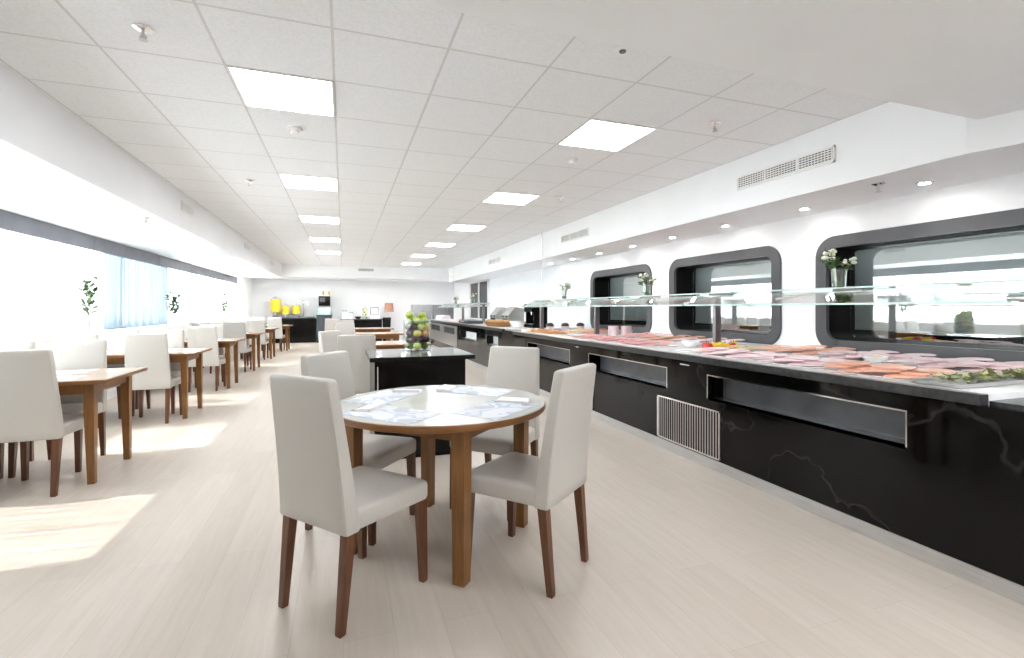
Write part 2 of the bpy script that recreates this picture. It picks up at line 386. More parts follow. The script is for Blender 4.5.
# ground and a planted strip outside
struct('ground_outside', box(nb(), -60, XL - 0.2, -40, 60, -1.0, -0.2), noise_mix(mat('outside_ground', rough=0.9), (0.74, 0.74, 0.72), (0.82, 0.82, 0.80), ns=2))
b = nb()
for kk in range(70):
    px = -14 + random.uniform(-1.5, 1.5); py = -8 + kk * 0.62
    ball(b, (px, py, 0.3), random.uniform(0.55, 1.0), random.uniform(0.7, 1.05), 8, 6)
struct('hedge_outside', b, M['leaf'], label='hedge outside the window')

# curtains
cur = [(3.2, 5.35), (5.4, 8.58), (8.63, 11.32), (11.37, 14.0), (14.05, 17.3)]
names = ['beside the nearest wooden table', 'behind the second wooden table', 'with a bluish cast behind the third and fourth wooden tables', 'between the bluish curtain and the far end', 'farthest along the window']
for i, (y0, y1) in enumerate(cur):
    bm = nb(); n = int((y1 - y0) / 0.012); rows = [0.945, 1.2, 1.6, 1.95, 2.38]
    ph = random.uniform(0, 6)
    g = []
    for z in rows:
        t = (z - 0.945) / 1.185
        row = []
        for q in range(n + 1):
            yv = y0 + (y1 - y0) * q / n
            a = 0.022 * sin(2 * pi * yv / 0.13 + ph + 1.2 * sin(yv * 2.3)) + 0.010 * sin(2 * pi * yv / 0.31 + ph * 2) * (1.3 - t)
            row.append(bm.verts.new((-3.315 + a, yv, z)))
        g.append(row)
    for r0, r1 in zip(g, g[1:]):
        for q in range(n): bm.faces.new((r0[q], r0[q + 1], r1[q + 1], r1[q]))
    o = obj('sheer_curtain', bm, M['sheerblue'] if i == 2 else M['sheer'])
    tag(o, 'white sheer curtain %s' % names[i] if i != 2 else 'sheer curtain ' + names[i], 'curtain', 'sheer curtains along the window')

# right wall with three openings
WIN = [(7.12, 1.90), (4.82, 1.86), (2.54, 1.90)]
WZ0, WZ1 = 0.845, 1.945
b = nb(); ins = 0.07
hs = [(c - wd / 2 + ins, c + wd / 2 - ins) for c, wd in sorted(WIN)]
box(b, XR, XR + 0.12, YF, YB, 0, WZ0 + ins); box(b, XR, XR + 0.12, YF, YB, WZ1 - ins, 2.4)
prev = YF
for a, c in hs:
    box(b, XR, XR + 0.12, prev, a, WZ0 + ins, WZ1 - ins); prev = c
box(b, XR, XR + 0.12, prev, YB, WZ0 + ins, WZ1 - ins)
struct('wall_right', b, M['paint'])
for i, (c, wd) in enumerate(WIN):
    h = WZ1 - WZ0; zc = (WZ0 + WZ1) / 2; FR = 0.115
    def ring(wq, hq, r, x): return [(x, c + p[0], zc + p[1]) for p in rrect(wq, hq, r, 8)]
    bm = nb()   # raised grey surround
    O0, O1 = ring(wd, h, 0.20, XR - 0.001), ring(wd - 0.008, h - 0.008, 0.196, XR - 0.022)
    I1, I0 = ring(wd - 2 * FR, h - 2 * FR, 0.10, XR - 0.022), ring(wd - 2 * FR, h - 2 * FR, 0.10, XR + 0.02)
    loft(bm, [O0, O1, I1, I0], cap=False)
    fr = struct('window_%d' % (20 + i), bm, M['framegrey'], label='rounded grey window surround above the buffet')
    bm = nb()   # deep black reveal
    loft(bm, [ring(wd - 2 * FR, h - 2 * FR, 0.10, XR + 0.018), ring(wd - 2 * FR, h - 2 * FR, 0.10, XR + 0.34)], cap=False)
    bm2 = ring(wd - 2 * FR, h - 2 * FR, 0.10, XR + 0.60)
    bm.faces.new([bm.verts.new(p) for p in bm2])
    loft(bm, [ring(wd - 2 * FR, h - 2 * FR, 0.10, XR + 0.34), ring(wd - 2 * FR, h - 2 * FR, 0.10, XR + 0.60)], cap=False)
    obj('reveal', bm, M['blackmat'], fr, smooth=True)
    bm = nb(); loft(bm, [ring(wd - 2 * FR - 0.004, h - 2 * FR - 0.004, 0.098, XR + 0.302), ring(wd - 2 * FR - 0.004, h - 2 * FR - 0.004, 0.098, XR + 0.308)])
    obj('pane', bm, M['mirrorglass'], fr, smooth=False)
    bm = nb(); box(bm, XR + 0.325, XR + 0.33, c - wd / 2 + FR + 0.03, c + wd / 2 - FR - 0.03, WZ0 + FR + 0.10, WZ1 - FR - 0.01); 
    tube(bm, (XR + 0.328, c - wd / 2 + FR + 0.03, WZ0 + FR + 0.10), (XR + 0.328, c + wd / 2 - FR - 0.03, WZ0 + FR + 0.10), 0.012)
    obj('roller_blind', bm, M['lightblind'], fr, smooth=False)
    bm = nb(); box(bm, XR + 0.50, XR + 0.56, c - wd / 2 + FR + 0.1, c + wd / 2 - FR - 0.1, WZ1 - FR - 0.10, WZ1 - FR - 0.04)
    obj('strip_light', bm, M['strip'], fr, smooth=False)  # unseen glowing strip added to brighten the blind from behind
# far double window in the right wall
bm = nb()
for yy in (14.75, 15.88, 17.05): box(bm, XR - 0.04, XR + 0.02, yy, yy + 0.14, 0.85, 2.2)
box(bm, XR - 0.04, XR + 0.02, 14.75, 17.19, 2.14, 2.24); box(bm, XR - 0.04, XR + 0.02, 14.75, 17.19, 0.85, 0.92); box(bm, XR - 0.04, XR + 0.02, 14.75, 17.19, 1.32, 1.38)
fw = struct('window_30', bm, M['metalwhite'], label='far white-framed window with dark panes')
bm = nb(); box(bm, XR - 0.012, XR - 0.005, 14.8, 17.1, 0.88, 2.18)
obj('pane', bm, M['black'], fw, smooth=False)

# ------------------------------------------------------------------ ceiling fittings
def ceiling_light(x, y, label):
    t = thing('ceiling_light', label, 'ceiling light', (x, y, CZ), 0, 'recessed square ceiling lights')
    bm = nb(); s = 0.296
    for a0, a1, b0, b1 in ((-s, s, -s, -s + 0.014), (-s, s, s - 0.014, s), (-s, -s + 0.014, -s, s), (s - 0.014, s, -s, s)): box(bm, a0, a1, b0, b1, -0.006, 0.004)
    obj('frame', bm, M['metalwhite'], t, smooth=False)
    obj('diffuser', box(nb(), -s + 0.014, s - 0.014, -s + 0.014, s - 0.014, -0.003, 0.003), M['lamp'], t, smooth=False)
    return t
proto = None
for x, n, side in ((-0.354, 5, 'in the row nearer the windows'), (2.046, 6, 'in the row nearer the buffet')):
    for k in range(n):
        lb = 'lit square ceiling panel, %s %s' % (ORD[k], side)
        if proto is None: proto = ceiling_light(x, 3.513 + 2.4 * k, lb)
        else: dup(proto, (x, 3.513 + 2.4 * k, CZ), 0, lb)
# unseen panels added behind the camera to brighten the foreground
for x, y in ((0.8, -0.9), (2.6, -0.9), (1.7, 0.3), (3.1, 0.3)):
    dup(proto, (x, y, 2.378), 0, 'lit square panel in the plain lowered ceiling, behind the viewer')

def sprinkler(x, y, z, label):
    t = thing('sprinkler', label, 'sprinkler', (x, y, z))
    obj('escutcheon', lathe(nb(), [(0.045, 0), (0.045, -0.004), (0.02, -0.016)], 20), M['chrome'], t)
    bm = nb(); tube(bm, (0, 0, -0.014), (0, 0, -0.05), 0.008)
    for s in (-1, 1): tube(bm, (0, 0, -0.03), (s * 0.014, 0, -0.045), 0.004, n=6); tube(bm, (s * 0.014, 0, -0.045), (0, 0, -0.06), 0.004, n=6)
    obj('nozzle', bm, M['steel'], t)
    obj('deflector', lathe(nb(), [(0.02, -0.06), (0.02, -0.063)], 12), M['steel'], t)
for x, y, z, lb in ((-0.96, 2.93, CZ, 'chrome sprinkler in the ceiling tile above the cream chair in front'), (-0.978, 6.0, CZ, 'small sprinkler beside the window-side soffit, behind the smoke detector'),
                    (2.695, 2.98, CZ, 'sprinkler in the tiles near the long slotted vent'), (2.625, 5.6, CZ, 'sprinkler farther along the tiles on the buffet side'),
                    (3.78, 2.5, RZ, 'sprinkler under the buffet soffit'), (-2.0, 6.17, LZ, 'sprinkler under the window-side soffit')):
    sprinkler(x, y, z, lb)
def detector(x, y, label):
    t = thing('smoke_detector', label, 'smoke detector', (x, y, CZ))
    obj('base', lathe(nb(), [(0.055, 0), (0.055, -0.018), (0.05, -0.022)], 24), M['metalwhite'], t)
    obj('sensor_head', lathe(nb(), [(0.03, -0.022), (0.03, -0.034), (0.034, -0.036), (0.034, -0.046), (0.02, -0.052)], 20), M['metalwhite'], t)
    obj('grille', lathe(nb(), [(0.029, -0.0345), (0.0315, -0.0355)], 20, cap=False), M['darkslot'], t)
detector(-0.361, 4.16, 'white smoke detector between the first two window-side panels')
detector(2.057, 4.15, 'white smoke detector between the first two buffet-side panels')
o = thing('ceiling_speaker', 'small round white fitting in the tile beside the lowered ceiling', 'ceiling fitting', (1.449, 2.30, CZ))
obj('ring', lathe(nb(), [(0.05, 0), (0.05, -0.006), (0.035, -0.01)], 24), M['metalwhite'], o); obj('lens', lathe(nb(), [(0.02, -0.0095), (0.018, -0.016)], 16), M['framegrey'], o)

def spot(x, y, z, label, grp):
    t = thing('recessed_spotlight', label, 'spotlight', (x, y, z), 0, grp)
    obj('trim_ring', loft(nb(), [circ((0, 0, 0), 0.055, 24), circ((0, 0, -0.006), 0.052, 24), circ((0, 0, -0.006), 0.036, 24), circ((0, 0, 0.0), 0.036, 24)], cap=False), M['steel'], t)
    obj('lens', lathe(nb(), [(0.036, -0.001), (0.030, -0.004)], 20), M['spotlamp'], t)
    return t
p = None
for k, yv in enumerate((2.37, 3.36, 4.35, 5.28, 6.2, 7.2, 8.2, 9.2)):
    lb = 'small round spotlight under the buffet soffit, %s of the line' % ORD[k]
    p = spot(4.08, yv, RZ, lb, 'spotlights above the buffet') if p is None else dup(p, (4.08, yv, RZ), 0, lb) and p
for k, yv in enumerate((5.43, 6.45, 7.4, 8.4, 9.5, 10.6, 11.7, 12.8)):
    dup(p, (-2.45, yv, LZ), 0, 'small round spotlight under the window-side soffit, %s of the line' % ORD[k], 'spotlights above the window tables')

M['spotstrong'] = emit_mat('lit_downlight_lens', (1, 0.99, 0.97), 55.0)
bp_ = None
for k, xv in enumerate((-2.4, -1.5, -0.6, 0.3, 1.2, 2.1, 3.0)):  # downlights added out of sight above the lip to brighten the back wall
    lb = 'round downlight under the back bulkhead, %s from the window side' % ('first', 'second', 'third', 'fourth', 'fifth', 'sixth', 'seventh')[k]
    if bp_ is None:
        bp_ = thing('recessed_downlight', lb, 'downlight', (xv, 18.0, 2.36), 0, 'downlights over the back counters')
        obj('trim_ring', loft(nb(), [circ((0, 0, 0), 0.12, 24), circ((0, 0, -0.006), 0.117, 24), circ((0, 0, -0.006), 0.10, 24), circ((0, 0, 0.0), 0.10, 24)], cap=False), M['metalwhite'], bp_)
        obj('lens', lathe(nb(), [(0.10, -0.001), (0.09, -0.004)], 20), M['spotstrong'], bp_)
    else: dup(bp_, (xv, 18.0, 2.36), 0, lb)

def vent(name, label, x, y0, y1, z0, z1, face, cross=True, n=None, plane='x'):
    """grille on a soffit face: frame, blades"""
    t = thing(name, label, 'air vent', (x, (y0 + y1) / 2, z0))
    W, H = y1 - y0, z1 - z0
    def bx(bm, d0, d1, u0, u1, v0, v1):
        if plane == 'x': box(bm, min(face * d0, face * d1), max(face * d0, face * d1), u0 - W / 2, u1 - W / 2, v0, v1)
        else: box(bm, u0 - W / 2, u1 - W / 2, min(face * d0, face * d1), max(face * d0, face * d1), v0, v1)
    bm = nb(); f = 0.016
    bx(bm, 0, 0.012, 0, W, 0, f); bx(bm, 0, 0.012, 0, W, H - f, H); bx(bm, 0, 0.012, 0, f, 0, H); bx(bm, 0, 0.012, W - f, W, 0, H)
    if W > 0.6:
        for q in (1, 2): bx(bm, 0, 0.011, W * q / 3 - 0.008, W * q / 3 + 0.008, f, H - f)
    obj('frame', bm, M['metalwhite'], t, smooth=False)
    bm = nb(); bx(bm, 0, 0.002, f, W - f, f, H - f); obj('backing', bm, M['darkslot'], t, smooth=False)
    bm = nb(); z = f + 0.004
    while z < H - f - 0.004: bx(bm, 0.002, 0.009, f, W - f, z, z + 0.009); z += 0.019
    if cross:
        u = f + 0.012
        while u < W - f - 0.006: bx(bm, 0.002, 0.007, u, u + 0.004, f, H - f); u += 0.028
    obj('blades', bm, M['metalwhite'], t, smooth=False)
    return t
if p:
    vent('air_vent', 'long slotted air vent on the buffet soffit face, nearest one', 3.55, 2.66, 3.63, 2.375, 2.505, -1)
    vent('air_vent', 'middle slotted air vent on the buffet soffit face', 3.55, 6.6, 7.55, 2.37, 2.5, -1)
    vent('air_vent', 'farthest slotted air vent on the buffet soffit face', 3.55, 11.0, 11.95, 2.37, 2.5, -1)
    vent('air_vent', 'small air vent on the window-side soffit, nearest', -1.87, 6.88, 7.34, 2.46, 2.57, 1)
    vent('air_vent', 'small air vent on the window-side soffit, middle one', -1.87, 10.85, 11.35, 2.46, 2.57, 1)
    vent('air_vent', 'small air vent on the window-side soffit, farthest', -1.87, 14.6, 15.1, 2.46, 2.57, 1)
    vent('air_vent', 'air vent on the bulkhead above the back wall', 0.72, 17.0 - 0.26, 17.0 + 0.26, 2.50, 2.62, -1, plane='y').location = (0.72, 17.0, 2.50)

# ------------------------------------------------------------------ chairs
def chair_proto():
    t = thing('dining_chair', 'x', 'chair', (0, 0, 0), 0, 'cream leather dining chairs')
    # seat: trapezoid cushion, soft edges
    def sring(z, ins):
        wf, wr, yf, yr, r = 0.225 - ins, 0.20 - ins, 0.225 - ins, -0.20, 0.03
        pts = []
        for cx, cy, a0, wv in ((wf - r, yf - r, 0, 1), (-wf + r, yf - r, pi / 2, 1)):
            for i in range(6):
                a = a0 + pi / 2 * i / 5; pts.append((cx + r * cos(a), cy + r * sin(a), z))
        pts.append((-wr, yr, z)); pts.append((wr, yr, z))
        return pts
    bm = loft(nb(), [sring(0.380, 0.012), sring(0.384, 0.004), sring(0.395, 0.0), sring(0.445, 0.0), sring(0.457, 0.004), sring(0.464, 0.014), sring(0.468, 0.05)])
    obj('seat', bm, M['leather'], t)
    # back: tall slightly curved, tapering upward
    rings = []
    for z, ins in [(0.378, 0.010), (0.381, 0.003), (0.386, 0.0)] + [(0.386 + 0.588 * i / 14, 0.0) for i in range(1, 15)] + [(0.981, 0.003), (0.986, 0.010)]:
        q = (z - 0.378) / 0.607
        yc = -0.205 - 0.078 * q ** 1.25
        wd = 0.42 - 0.055 * q; th = 0.074 - 0.022 * q
        rings.append([(p[0], p[1] + yc, z) for p in rrect(wd - 2 * ins, th - 2 * ins, 0.015, 4)])
    obj('backrest', loft(nb(), rings), M['leather'], t)
    # side seams
    for sx in (-1, 1):
        bm = nb()
        prev = None
        for i in range(0, 16):
            s = i / 16; z = 0.385 + s * 0.6; yc = -0.205 - 0.078 * s ** 1.25; wd = 0.42 - 0.055 * s; th = 0.074 - 0.022 * s
            pnt = (sx * (wd / 2 - 0.004), yc - th / 2 + 0.006, z)
            if prev: tube(bm, prev, pnt, 0.0035, n=6)
            prev = pnt
        obj('piping', bm, M['leather'], t)
    for sx in (-1, 1):
        def leg(top, bot, a, b):
            return loft(nb(), [[(bot[0] + q[0] * b, bot[1] + q[1] * b, 0.0) for q in ((-1, -1), (1, -1), (1, 1), (-1, 1))],
                               [(bot[0] + q[0] * b * 1.05, bot[1] + q[1] * b * 1.05, 0.012) for q in ((-1, -1), (1, -1), (1, 1), (-1, 1))],
                               [(top[0] + q[0] * a, top[1] + q[1] * a, 0.384) for q in ((-1, -1), (1, -1), (1, 1), (-1, 1))]])
        obj('leg', leg((sx * 0.195, 0.192), (sx * 0.200, 0.205), 0.021, 0.014), M['walnut'], t)
        obj('leg', leg((sx * 0.180, -0.208), (sx * 0.178, -0.243), 0.021, 0.014), M['walnut'], t)
    return t
CH = chair_proto(); first = [True]
def chair(x, y, rz, label, grp):
    if first[0]:
        first[0] = False
        CH.location = (x, y, 0); CH.rotation_euler = (0, 0, rz); CH['label'] = label; CH['group'] = grp
        return CH
    return dup(CH, (x, y, 0), rz, label, grp)
def face(dx, dy): return atan2(dy, dx) - pi / 2
G1 = 'chairs around the round table'
chair(0.062, 2.256, face(0.767, 0.642), 'cream leather chair in the foreground, its back to the viewer, at the round table', G1)
chair(0.845, 2.229, face(-0.614, 0.789), 'cream leather chair seen from its side at the round table, on the buffet side', G1)
chair(0.115, 2.95, face(0.77, -0.64), 'cream leather chair behind the round table on the window side, back shaded beige', G1)
chair(0.935, 2.985, face(-0.70, -0.71), 'cream leather chair behind the round table, facing the viewer beside the black island', G1)

# ------------------------------------------------------------------ round table
RT = (0.51, 2.62)
t = thing('round_table', 'round table with white top and wooden edge in the foreground', 'table', (RT[0], RT[1], 0))
bm = lathe(nb(), [(0.556, 0.712), (0.562, 0.716), (0.566, 0.722), (0.566, 0.742), (0.563, 0.7455)], 96); obj('tabletop', bm, M['beechtop'], t)
obj('top_surface', lathe(nb(), [(0.562, 0.7452), (0.561, 0.748)], 96), M['whitetop'], t, smooth=False)
for k in range(4):
    a0 = -pi / 2 + k * pi / 2; p0 = Vector((0.46 * cos(a0), 0.46 * sin(a0), 0)); p1 = Vector((0.46 * cos(a0 + pi / 2), 0.46 * sin(a0 + pi / 2), 0))
    dv = (p1 - p0).normalized(); nv = Vector((dv.y, -dv.x, 0)) * 0.010; p0 = p0 + dv * 0.03; p1 = p1 - dv * 0.03
    obj('apron', loft(nb(), [[p + nv * q + Vector((0, 0, z)) for q, z in ((-1, 0.645), (1, 0.645), (1, 0.713), (-1, 0.713))] for p in (p0, p1)]), M['beech'], t, smooth=False)
for k in range(4):
    a = -pi / 2 + k * pi / 2; cx, cy = 0.462 * cos(a), 0.462 * sin(a)
    def sq(h, z, s=1.0): return [(cx * s + h * sqrt(2) * cos(q * pi / 2 + a), cy * s + h * sqrt(2) * sin(q * pi / 2 + a), z) for q in range(4)]
    obj('leg', loft(nb(), [sq(0.030, 0.0), sq(0.033, 0.40), sq(0.034, 0.713)]), M['beech'], t, smooth=False)
def placemat(cx, cy, z, rz, label, grp, w=0.40, d=0.28):
    bm = box(nb(), -w / 2, w / 2, -d / 2, d / 2, 0, 0.0016)
    o = obj('placemat', bm, M['mat'], smooth=False); o.location = (cx, cy, z); o.rotation_euler = (0, 0, rz)
    tag(o, label, 'placemat', grp); return o
def napkin(cx, cy, z, rz, label, grp):
    t = thing('folded_napkin', label, 'napkin', (cx, cy, z), rz, grp)
    bm = nb()
    loft(bm, [[(-0.09, -0.045, 0), (0.09, -0.045, 0), (0.085, 0.045, 0), (-0.085, 0.045, 0)], [(-0.09, -0.045, 0.004), (0.09, -0.045, 0.004), (0.085, 0.045, 0.010), (-0.085, 0.045, 0.010)]])
    loft(bm, [[(-0.08, -0.030, 0.006), (0.08, -0.030, 0.006), (0.08, 0.043, 0.0098), (-0.08, 0.043, 0.0098)], [(-0.08, -0.030, 0.009), (0.08, -0.030, 0.009), (0.08, 0.043, 0.015), (-0.08, 0.043, 0.015)]])
    obj('cloth', bm, M['napkin'], t, smooth=False)
    bm = nb(); box(bm, -0.1, 0.06, -0.046, -0.040, 0.004, 0.007, 0.001, 1); box(bm, 0.058, 0.1, -0.050, -0.036, 0.004, 0.007, 0.002, 1)
    obj('knife', bm, M['chrome'], t, smooth=False)
    return t
seatname = ['foreground window-side chair', 'chair on the buffet side', 'shaded chair on the window side behind', 'chair facing the viewer beside the island']
for k, ang in enumerate((radians(-140), radians(-52), radians(140), radians(45))):
    ux, uy = cos(ang), sin(ang); rz = ang - pi / 2
    placemat(RT[0] + ux * 0.37, RT[1] + uy * 0.37, 0.748, rz, 'blue-printed paper placemat on the round table before the ' + seatname[k], 'placemats on the round table', 0.42, 0.26)
    vx, vy = -uy, ux
    napkin(RT[0] + ux * 0.34 + vx * (0.19 if k % 2 else -0.19), RT[1] + uy * 0.34 + vy * (0.19 if k % 2 else -0.19), 0.7497, rz + pi / 2 + 0.3, 'white folded napkin with knife on the round table at the ' + seatname[k].replace(' on the window side','').replace(' facing the viewer','').replace(' behind',''), 'napkins on the round table')

# ------------------------------------------------------------------ rectangular tables
def table_mesh(t, w, d, topm):
    """local origin at table centre on the floor; x along the length"""
    bm = nb(); H = 0.75
    box(bm, -w / 2, w / 2, -d / 2, d / 2, H - 0.028, H, 0.006)
    obj('tabletop', bm, M['beechtop'], t)
    obj('top_surface', box(nb(), -w / 2 + 0.006, w / 2 - 0.006, -d / 2 + 0.006, d / 2 - 0.006, H - 0.001, H + 0.0015), topm, t, smooth=False)
    bm = nb(); ax, ay = w / 2 - 0.12, d / 2 - 0.10
    for s in (-1, 1):
        box(bm, -ax, ax, s * ay - 0.01, s * ay + 0.01, H - 0.105, H - 0.028); box(bm, s * ax - 0.01, s * ax + 0.01, -ay, ay, H - 0.105, H - 0.028)
    obj('apron', bm, M['beech'], t, smooth=False)
    for sx in (-1, 1):
        for sy in (-1, 1):
            cx, cy = sx * (w / 2 - 0.12), sy * (d / 2 - 0.10)
            def sq(h, z): return [(cx - sx * (0.03 - h) * -1 + a * h, cy + b_ * h, z) for a, b_ in ((-1, -1), (1, -1), (1, 1), (-1, 1))]
            obj('leg', loft(nb(), [sq(0.021, 0), sq(0.030, 0.5), sq(0.031, H - 0.028)]), M['beech'], t, smooth=False)
    return t
TY = [4.56, 6.72, 8.91, 11.2, 13.6, 16.0]
TW, TX = 1.40, -2.29
tnames = ['nearest', 'second', 'third', 'fourth', 'fifth', 'farthest']
T0 = None
for k, ty in enumerate(TY):
    lb = 'wooden table along the curtains, %s from the viewer' % tnames[k]
    dx = 0.12 if k == 5 else 0
    if T0 is None:
        T0 = thing('dining_table', lb, 'table', (TX, ty, 0), 0, 'wooden tables along the windows'); table_mesh(T0, TW, 0.80, M['pinetop'])
    else: dup(T0, (TX + dx, ty, 0), 0, lb)
    tn = tnames[k] + ' window table'
    gp = 'chairs at the window tables'
    chair(-2.0 + dx, ty - 0.265, 0.0 + random.uniform(-0.02, 0.02), 'cream chair, back to the viewer, aisle side of the ' + tn, gp)
    chair(-2.60 + dx, ty - 0.265, 0.0 + random.uniform(-0.03, 0.03), 'cream chair, back to the viewer, curtain side of the ' + tn, gp)
    chair(-2.12 + dx, ty + 0.245, pi + random.uniform(-0.02, 0.02), 'cream chair facing the viewer, aisle side of the ' + tn, gp)
    chair(-2.60 + dx, ty + 0.245, pi + random.uniform(-0.03, 0.03), 'cream chair facing the viewer, curtain side of the ' + tn, gp)
    if k < 4:
        for q, (ox, oy, rz, nm) in enumerate(((0.28, -0.2, 0, 'near aisle'), (-0.32, -0.2, 0, 'near curtain'), (0.19, 0.2, pi, 'far aisle'), (-0.35, 0.2, pi, 'far curtain'))):
            placemat(TX + ox, ty + oy, 0.7516, rz, 'printed paper placemat at the %s place of the %s' % (nm, tn), 'placemats on the window tables', 0.40, 0.27)
            if k < 3: napkin(TX + ox + 0.1 * (1 if rz == 0 else -1), ty + oy, 0.7533, rz + pi / 2 + 0.2, 'white folded napkin at the %s place of the %s' % (nm, tn), 'napkins on the window tables')
# middle row
MT = [(0.50, 7.32, 'nearest'), (0.46, 10.3, 'middle'), (0.52, 12.9, 'farthest')]
for x, yv, nm in MT:
    dup(T0, (x, yv, 0), 0, 'wooden table in the row behind the black island, %s of the three' % nm, 'wooden tables behind the island')
g = 'chairs behind the island'
chair(0.17, 5.44, face(0.15, 1.0), 'bright white-lit chair with its back to the viewer just behind the island', g)
chair(0.07, 6.08, face(0.80, -0.60), 'beige-shaded chair behind the bright chair near the island', g)
chair(0.12, 9.55, face(0.35, -0.95) + 0.0, 'beige-shaded chair at the middle table behind the island', g)
chair(0.05, 12.2, face(0, 1.0), 'small distant cream chair before the farthest table behind the island', g)
chair(-0.28, 14.1, face(0, 1.0), 'most distant cream chair, in front of the back counters', g)

# ------------------------------------------------------------------ black island and fruit vase
t = thing('island_cabinet', 'black island cabinet with polished top behind the round table', 'cabinet', (0.64, 4.43, 0))
bm = nb(); box(bm, -0.40, 0.36, -0.35, 0.40, 0.02, 0.82, 0.004); obj('body', bm, M['black'], t, smooth=False)
bm = nb(); box(bm, -0.44, 0.435, -0.40, 0.42, 0.82, 0.855, 0.003); obj('worktop', bm, M['black'], t, smooth=False)
obj('top_surface', box(nb(), -0.437, 0.432, -0.397, 0.417, 0.8545, 0.859), M['islandtop'], t, smooth=False)
bm = nb(); box(bm, -0.38, 0.34, -0.33, 0.38, 0, 0.03); obj('plinth', bm, M['blackmat'], t, smooth=False)
bm = nb(); tube(bm, (-0.375, -0.375, 0.30), (-0.375, -0.375, 0.78), 0.006, n=10)
for z in (0.33, 0.75): tube(bm, (-0.375, -0.375, z), (-0.375, -0.349, z), 0.004, n=8)
obj('handle', bm, M['chrome'], t)
FV = (0.655, 4.57, 0.859)
t = thing('glass_cylinder_vase', 'tall clear glass cylinder filled with fruit on the black island', 'vase', FV)
R = 0.125
bm = loft(nb(), [circ((0, 0, 0), R, 40), circ((0, 0, 0.285), R, 40), circ((0, 0, 0.285), R - 0.005, 40), circ((0, 0, 0.012), R - 0.005, 40)])
obj('vase_wall', bm, M['glass'], t)
obj('rim', loft(nb(), [circ((0, 0, 0.285), R, 40), circ((0, 0, 0.288), R - 0.001, 40), circ((0, 0, 0.288), R - 0.004, 40), circ((0, 0, 0.285), R - 0.005, 40)], cap=False), M['glassedge'], t)
def fruit_mesh(r, apple=True):
    prof = []
    n = 12
    for i in range(n + 1):
        a = -pi / 2 + pi * i / n
        rr = r * cos(a); zz = r * 0.92 * sin(a)
        if apple and a > 1.1: zz -= r * 0.22 * (a - 1.1) / 0.47
        if apple and a < -1.2: zz += r * 0.10
        prof.append((rr, zz))
    return lathe(nb(), prof, 18)
FP = {}
flab = {'green_fruit': ('apple', 'bright green apple in the glass cylinder on the island', 'apple', 'green apples in the glass cylinder'),
        'dkgreen_fruit': ('lime', 'dark green lime in the glass cylinder on the island', 'lime', 'limes in the glass cylinder'),
        'yellow_fruit': ('apple', 'yellow apple in the glass cylinder on the island', 'apple', 'yellow apples in the glass cylinder'),
        'plum': ('plum', 'dark purple plum in the glass cylinder on the island', 'plum', 'plums in the glass cylinder'),
        'orange_fruit': ('orange', 'dull orange fruit in the glass cylinder on the island', 'orange', 'oranges in the glass cylinder')}
def fruit(kind, x, y, z, r=0.037):
    nm, lb, cat, gp = flab[kind]
    if kind not in FP:
        t = thing(nm, lb, cat, (x, y, z), random.uniform(0, 6), gp)
        obj('flesh', fruit_mesh(0.037, nm == 'apple'), M[kind], t)
        bm = nb(); tube(bm, (0, 0, 0.022), (0.004, 0, 0.042), 0.0015, n=6); obj('stalk', bm, M['stem'], t)
        FP[kind] = t; return t
    o = dup(FP[kind], (x, y, z), random.uniform(0, 6), lb, gp)
    return o
layers = [(0.012 + 0.036, ['green_fruit', 'dkgreen_fruit', 'plum', 'orange_fruit', 'dkgreen_fruit', 'dkgreen_fruit']),
          (0.108, ['plum', 'plum', 'dkgreen_fruit', 'plum', 'plum', 'plum']),
          (0.168, ['yellow_fruit', 'orange_fruit', 'plum', 'green_fruit', 'plum', 'plum']),
          (0.228, ['green_fruit', 'yellow_fruit', 'green_fruit', 'plum', 'plum', 'plum']),
          (0.285, ['green_fruit', 'green_fruit', 'green_fruit', 'yellow_fruit', 'green_fruit', 'green_fruit'])]
for li, (z, ks) in enumerate(layers):
    off = -pi / 2 - 0.14 + (pi / 6 if li % 2 else 0)
    for q, kd in enumerate(ks[:6]):
        if q == 5 and li == 4: continue
        a = off + q * pi / 3
        rr = 0.078 if li < 4 else 0.066
        fruit(kd, FV[0] + rr * cos(a), FV[1] + rr * sin(a), FV[2] + z)
    if li < 4: fruit('dkgreen_fruit' if li % 2 else 'plum', FV[0], FV[1], FV[2] + z + 0.004)
fruit('green_fruit', FV[0] - 0.075, FV[1] - 0.03, FV[2] + 0.335)
fruit('green_fruit', FV[0] + 0.045, FV[1] - 0.02, FV[2] + 0.330)

